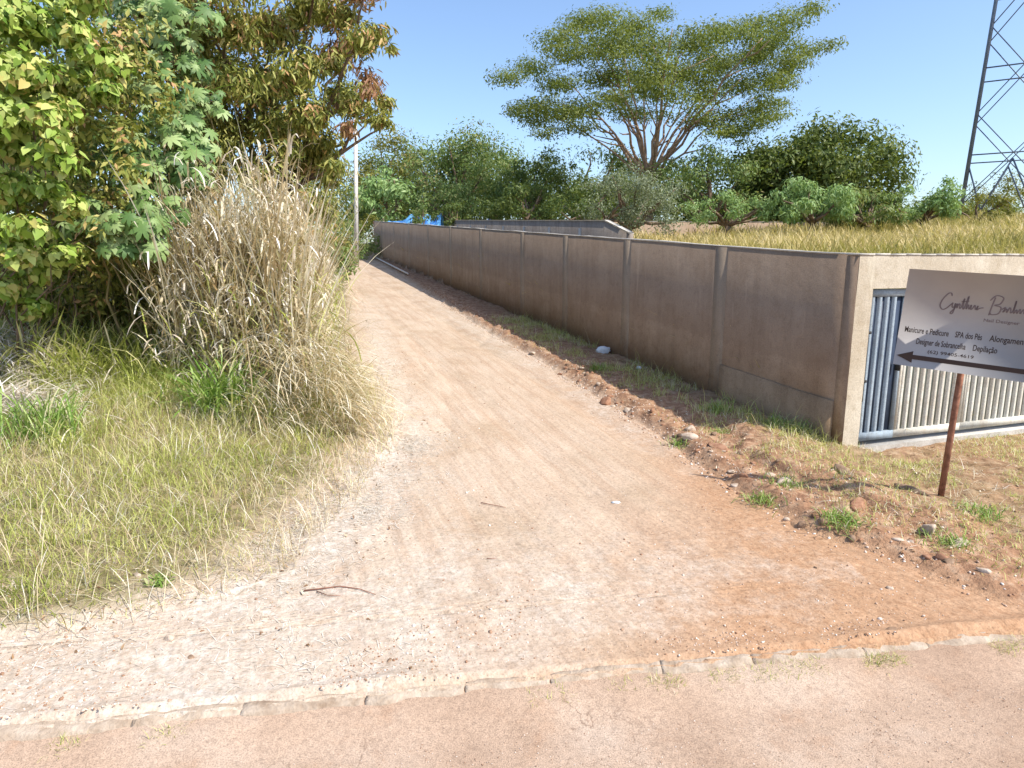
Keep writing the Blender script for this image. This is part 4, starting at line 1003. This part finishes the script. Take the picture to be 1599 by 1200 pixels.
# plot grass (stuff)
n = 120000
oo = .3 + 52 * rng.random(n) ** 1.1; ss = .3 + 38 * rng.random(n) ** 1.15
ss = np.where(rng.random(n) < .25, .3 + 5 * rng.random(n), ss)
k = (vn(oo * .5, ss * .5, 161) > .12) & ~((ss > 29.7) & (ss < 30.4)) & (np.abs(oo - OA) > .15) & (ss < 36); oo, ss = oo[k], ss[k]
xx, yy = world(ss, oo); n = len(xx)
hh = (.45 + .75 * rng.random(n)) * (.7 + .6 * vn(xx * .4, yy * .4, 162)) * np.where(ss < 2, .55, 1)
o = blades('plot_grass', np.column_stack([xx, yy, ground_h(xx, yy) - .03]), hh, rng.uniform(.015, .035, n) * (.6 + yy / 35), M['lot_grass'], lean=.3, curl=.8, seg=3, val=np.clip(.25 * rng.random(n) + .8 * vn(xx * .25, yy * .25, 163), 0, 1)); tag(o, kind='stuff')

# verge grass on the right
n = 170000
xx = rng.uniform(-2, 9, n); yy = rng.uniform(4.2, 20, n); s_, o_ = so_(xx, yy); dist, v_, dl, dr = lane_dist(xx, yy)
pt_ = vn(xx * 1.5, yy * 1.5, 171) * .7 + .3 * vn(xx * 5, yy * 5, 172)
den = sst(.25, 1.1, -dr + .5 * (pt_ - .5)) * sst(.32, .52, pt_) * np.where(s_ > -.3, 1., .9)
k = (dr < 0) & ~((s_ > -.03) & (o_ > -.05)) & (rng.random(n) < den) & (v_ > 4.3)
xx, yy, s_, o_ = xx[k], yy[k], s_[k], o_[k]; n = len(xx)
o = blades('verge_grass', np.column_stack([xx, yy, ground_h(xx, yy) - .01]), rng.uniform(.03, .13, n) * np.where((s_ > 0) & (o_ > -1.3), 2.0, 1) * (1 + 1.2 * (rng.random(n) < .05)), rng.uniform(.004, .010, n), M['grass'], lean=.6, curl=1., seg=2, val=np.clip(rng.random(n) * .7 + .1 + .3 * vn(xx * 2.5, yy * 2.5, 173), 0, 1)); tag(o, kind='stuff')
n = 16000
xx = rng.uniform(0, 8, n); yy = rng.uniform(4.6, 14, n); s_, o_ = so_(xx, yy); dist, v_, dl, dr = lane_dist(xx, yy)
k = (dr < -.2) & ~((s_ > -.03) & (o_ > -.05)) & (vn(xx * 2.1, yy * 2.1, 175) > .42); xx, yy = xx[k], yy[k]
o = blades('verge_straw', np.column_stack([xx, yy, ground_h(xx, yy) + .005]), rng.uniform(.05, .2, len(xx)), rng.uniform(.003, .007, len(xx)), M['straw'], lean=np.abs(rng.normal(1.2, .3, len(xx))), curl=.4, seg=2); tag(o, kind='stuff')
n = 9000
xx = rng.uniform(-6.5, 8, n); yy = rng.uniform(3.9, 15, n); dist, v_, dl, dr = lane_dist(xx, yy); s_, o_ = so_(xx, yy)
k = (v_ > 3.9) & (((dr < .1) & ~((s_ > -.03) & (o_ > -.05))) | ((dl < .8) & (dl > -1.2)) | ((xx < -.5) & (v_ < 4.7))) & (vn(xx * 2.6, yy * 2.6, 177) > .4); xx, yy = xx[k], yy[k]; dd = lane_dist(xx, yy)[0]
zz = np.where(dd > 0, lane_h(xx, yy) + .008, ground_h(xx, yy) + .008); m_ = len(xx); Xa, Ya, Za = frames(unit(rng.normal(0, .35, (m_, 3)) + np.array([0, 0, 1.])), 0)
M['litter'] = leafmat('leaf_litter', [(0, (.16, .08, .04)), (.35, (.32, .18, .09)), (.65, (.5, .36, .22)), (1, (.72, .62, .48))], .1)
o = inst(LEAF[0], LEAF[1], np.column_stack([xx, yy, zz]), Xa, Ya, Za, rng.uniform(.02, .06, m_), rng.random(m_), 'leaf_litter', M['litter']); tag(o, kind='stuff')
# grass in the kerb joint
n = 5400
xx = np.concatenate([rng.uniform(.9, 1.5, 500), rng.uniform(0, 4, 1500), rng.uniform(1.6, 4.4, 3000), rng.uniform(-2.6, -1.9, 400)]); vv_ = rng.normal(3.72, .045, n)
k = vn(xx * 4, xx * 0, 181) > .45; xx, vv_ = xx[k], vv_[k]
o = blades('kerb_grass', np.column_stack([xx, vv_ + KS * xx, np.full(len(xx), -.2)]), rng.uniform(.04, .10, len(xx)), rng.uniform(.003, .006, len(xx)), M['grass'], lean=.6, curl=1, seg=2); tag(o, kind='stuff')
# named verge tufts
for (x, y, n_, h, lb) in [(3.22, 6.15, 260, .17, 'green weed tuft beside the pale boulder below the sign post'), (2.75, 6.9, 180, .15, 'small weed tuft on the broken lane edge in the sign shadow'), (3.05, 7.15, 160, .13, 'weed tuft behind the sign shadow on the verge'), (4.05, 5.8, 220, .14, 'spreading weed tuft right of the pale boulder'), (2.35, 9.0, 160, .14, 'weed tuft beside the flat red stones at the lane edge'), (3.85, 9.35, 90, .34, 'tall thin weed at the foot of the wall near its corner'), (4.05, 9.1, 80, .24, 'drooping weed against the wall corner'), (3.2, 10.1, 160, .26, 'shaded grass tuft at the wall plinth'), (3.05, 9.3, 200, .12, 'sunlit yellow green tuft at the edge of the wall shadow'), (1.75, 13.3, 220, .18, 'shaded tuft halfway up the wall foot'), (4.6, 6.2, 220, .12, 'low weed tuft on the verge in front of the sign')]:
    tuft(x, y, n_, h, .6, lb, 'grass_green', .008, .10)

# ------------------------------------------------------------ stones, litter, sticks
M['stone_pale'] = simple('stone_pale', (.36, .26, .18), (.62, .51, .41), 14, .9, .15, bs=.6, obj=True)
M['stone_red'] = simple('stone_red', (.22, .10, .055), (.42, .24, .15), 12, .9, .15, bs=.6, obj=True)
M['stone_brown'] = simple('stone_brown', (.17, .10, .06), (.36, .25, .17), 12, .9, .15, bs=.6, obj=True)
import bmesh
def ico(sub):
    b = bmesh.new(); bmesh.ops.create_icosphere(b, subdivisions=sub, radius=1); V = np.array([v.co[:] for v in b.verts]); Fc = np.array([[v.index for v in f.verts] for f in b.faces]); b.free(); return V, Fc
I1, I2, I3 = ico(1), ico(2), ico(3)
def gz(x, y):
    dd = float(lane_dist(np.array(x), np.array(y))[0]); return float(lane_h(x, y)) + .004 if dd > 0 else float(ground_h(x, y))
def rock(x, y, size, mat, label, cat='stone', group=None, name='stone', I=I3):
    V = I[0].copy(); g_ = np.random.default_rng(int(abs(x * 977 + y * 331) * 10))
    for _ in range(9):
        n_ = unit(g_.normal(size=3)); d_ = g_.uniform(.45, .85); t = V @ n_; V = V - np.maximum(t - d_, 0)[:, None] * n_
    V = V + .06 * fbm(V[:, 0] * 3 + x, V[:, 1] * 3 + V[:, 2] * 2, 191, 3)[:, None] * V
    V = (V * np.array(size)) @ rotz(g_.uniform(0, 3)).T
    o = mk(name, V, [I[1]], M[mat]); o.location = (x, y, gz(x, y) + size[2] * .15); tag(o, label, cat, group); return o
for (px, Yd, sz, mt, lb) in [(1447, 5.95, (.13, .1, .1), 'stone_pale', 'large pale boulder on the verge below the sign post'), (1500, 5.72, (.14, .07, .05), 'stone_pale', 'long pale stone just right of the large boulder'), (950, 11.1, (.16, .12, .11), 'stone_red', 'rounded reddish boulder on the lane edge in the wall shadow line'),
        (1075, 8.95, (.13, .08, .06), 'stone_pale', 'white flat stone at the broken lane edge'), (1088, 9.3, (.12, .08, .06), 'stone_pale', 'upper pale stone of the lane edge pair'), (1120, 8.5, (.20, .10, .05), 'stone_red', 'flat red slab at the lane edge beside a dry weed'), (1230, 7.2, (.14, .09, .07), 'stone_pale', 'pale rock under the sign shadow'),
        (1320, 7.35, (.20, .08, .06), 'stone_brown', 'dark brown slab on the verge left of the sign post'), (1430, 6.85, (.22, .08, .05), 'stone_brown', 'dark plank shaped stone at the foot of the sign post'), (1488, 5.35, (.06, .05, .03), 'stone_brown', 'dark stone in the orange soil near the right edge'), (1350, 6.5, (.2, .1, .07), 'stone_red', 'red earth clod on the broken verge edge'),
        (268, 4.25, (.05, .03, .035), 'stone_pale', 'white angular stone on the gravel left of the kerb'), (240, 4.22, (.02, .02, .02), 'stone_pale', 'small round white stone left of the angular one'), (208, 4.98, (.045, .03, .03), 'stone_pale', 'white stone beside the tiny green weed'), (1278, 5.35, (.022, .02, .015), 'stone_brown', 'single dark pebble on the smooth orange lane'),
        (1398, 4.98, (.03, .025, .02), 'stone_pale', 'small white pebble on the orange soil right of the lane'), (1385, 4.35, (.06, .018, .02), 'stone_brown', 'brown chip lying across the kerb near the right'), (1540, 5.15, (.07, .04, .03), 'stone_pale', 'pale broken stone at the right edge of the verge'), (300, 4.05, (.03, .02, .015), 'stone_brown', 'ochre stone on the gravel near the kerb'), (608, 4.0, (.03, .015, .01), 'stone_brown', 'dark leaf shaped stone behind the kerb'),
        (985, 10.6, (.10, .06, .05), 'stone_pale', 'pale stone just below the rounded reddish boulder'), (832, 15.2, (.12, .08, .05), 'stone_pale', 'grey stone in the wall shadow up the lane'), (1345, 8.55, (.10, .04, .03), 'stone_pale', 'small rubble piece at the corner pillar foot'), (410, 3.38, (.025, .018, .006), 'stone_pale', 'pale chip on the street in front of the kerb')]:
    x = (px - 799.5) / F * Yd / (1.0 if Yd > 9 else .965 if Yd > 6 else .94 if Yd > 4.6 else .905); rock(x, Yd, sz, mt, lb)
# rubble along the broken lane edge: many alike
proto = {}
for k_ in range(115):
    v_ = random.uniform(4.6, 13.5); xr_ = float(xr(np.array([v_]))[0]); x = xr_ + abs(random.gauss(0, .33)) * (1.6 if v_ < 7 else 1) - .02; y = v_ + KS * x
    s = random.uniform(.018, .075); mt = random.choice(['stone_pale', 'stone_red', 'stone_brown', 'stone_red']); key = (mt, k_ % 3)
    if key not in proto:
        proto[key] = rock(x, y, (1 * s, .7 * s, .55 * s), mt, {'stone_pale': 'small pale chalky stone', 'stone_red': 'small rusty red stone', 'stone_brown': 'small dull brown stone'}[mt] + ' in the rubble along the right lane edge', 'rubble stone', 'rubble stones along the lane edge', 'rubble_stone', I2); proto[key]['ss'] = 1; base_s = s
        proto[key + ('s',)] = s
    else:
        o = proto[key].copy(); COL.objects.link(o); f_ = s / proto[key + ('s',)]; o.scale = (f_, f_, f_ * random.uniform(.7, 1.2)); o.rotation_euler = (random.uniform(-.3, .3), 0, random.uniform(0, 6.3)); o.location = (x, y, gz(x, y) + s * .05)
for o in bpy.data.objects:
    if 'ss' in o: del o['ss']
# gravel (stuff)
def gravel(name, X_, Y_, sz, mat):
    n = len(X_); dd = lane_dist(X_, Y_); zz = np.where(dd[1] < 3.72, -.222, np.where(dd[0] > 0, lane_h(X_, Y_) + .004, ground_h(X_, Y_)))
    V0, F0 = I1; V0 = V0 * np.array([1, .75, .5]); a = unit(rng.normal(size=(n, 3)) + np.array([0, 0, 2.])); Xa, Ya, Za = frames(a, 0)
    V0 = V0 * (1 + .0 * V0); o = inst(V0, [F0], np.column_stack([X_, Y_, zz + sz * .15]), Xa, Ya, Za, sz, rng.random(n), name, mat); tag(o, kind='stuff')
M['gravel'] = leafmat('gravel_mix', [(0, (.28, .15, .09)), (.3, (.42, .27, .18)), (.6, (.58, .45, .36)), (1, (.78, .71, .63))], 0, .9, .1)
n = 7000; v_ = 3.85 + np.abs(rng.normal(0, .75, n)); xx = rng.uniform(-6, 4.5, n); k = (rng.random(n) < sst(.35, .7, vn(xx * 2, v_ * 2, 201)) * np.where((xx > .6) & (v_ > 4.1), .12, 1)); xx, v_ = xx[k], v_[k]
gravel('apron_gravel', xx, v_ + KS * xx, rng.uniform(.003, .011, len(xx)) * (1 + 1.0 * (rng.random(len(xx)) < .05)), M['gravel'])
n = 3200; v_ = rng.uniform(3.9, 30, n); e_ = xr(v_); xx = e_ + np.abs(rng.normal(0, .4, n)) * np.where(v_ < 7, 2.0, .8) - .12; gravel('verge_gravel', xx, v_ + KS * xx, rng.uniform(.005, .02, n), M['gravel'])
n = 5200; v_ = 3.72 - np.abs(rng.normal(0, .8, n)); xx = rng.uniform(-4, 5, n); gravel('street_grit', xx, v_ + KS * xx, rng.uniform(.0015, .005, n), M['gravel'])
n = 6500; v_ = 4.0 + 12 * rng.random(n) ** 1.5; xx = xl(v_) + (xr(v_) - xl(v_)) * rng.random(n); xx = np.where(v_ < 5.2, rng.uniform(-4, 3.4, n), xx); gravel('lane_pebbles', xx, v_ + KS * xx, rng.uniform(.002, .007, n) * (1 + 1.6 * (rng.random(n) < .04)), M['gravel'])

# crumpled litter
M['plastic'] = simple('white_plastic', (.62, .66, .70), (.78, .80, .82), 9, .4, .4, bs=.3)
def bag(px, Yd, s, label, cat, name, flat=.6):
    x = (px - 799.5) / F * Yd; V = I3[0].copy(); V = V * (1 + .45 * fbm(V[:, 0] * 2.5 + px, V[:, 1] * 2.5 + V[:, 2] * 3, 211, 4))[:, None]
    V = V * np.array([s, s * .6, s * flat]); o = mk(name, V, [I3[1]], M['plastic']); o.location = (x, Yd, gz(x, Yd) + s * flat * .5); tag(o, label, cat)
bag(943, 15.0, .17, 'crumpled white plastic bag at the foot of the shaded wall', 'plastic bag', 'plastic_bag')
bag(1000, 13.3, .06, 'tiny white scrap of plastic near the wall foot', 'litter', 'plastic_scrap')
bag(970, 6.92, .05, 'flat scrap of white paper on the middle of the lane', 'litter', 'paper_scrap', .15)
# twigs
def twig(pts, rad, label, name='twig', mat='rust', cat='twig'):
    P = []
    for (px, Yd) in pts:
        x = (px - 799.5) / F * Yd / .93; P.append((x, Yd, gz(x, Yd) + .012))
    m2 = MB(); P = np.array(P); o_ = P[0].copy(); m2.tube(P - o_, np.linspace(rad, rad * .5, len(P)), 6); o = m2.build(name, M[mat]); o.location = o_; tag(o, label, cat)
twig([(473, 4.93), (500, 4.97), (530, 4.99), (560, 4.97), (585, 4.88)], .006, 'long reddish twig lying on the dirt apron')
twig([(493, 4.93), (510, 4.86), (530, 4.84)], .004, 'short curved twig touching the long reddish twig')
twig([(760, 5.52), (775, 5.53)], .004, 'tiny straight twig on the lower lane')
twig([(752, 6.85), (790, 6.72)], .005, 'short twig across the middle of the lane')
# pale pipe lying at the foot of the wall end
x0, y0 = world(42, -.35); x1, y1 = world(27.5, -.75); m2 = MB(); z0 = gz(x0, y0) + .07; z1 = gz(x1, y1) + .07
m2.tube([(0, 0, 0), ((x1 - x0) / 2, (y1 - y0) / 2, (z1 - z0) / 2 + .0), (x1 - x0, y1 - y0, z1 - z0)], .045, 8); o = m2.build('pipe', M['pole'], None, True); o.location = (x0, y0, z0); tag(o, 'long pale pipe lying on the ground along the upper wall', 'pipe')
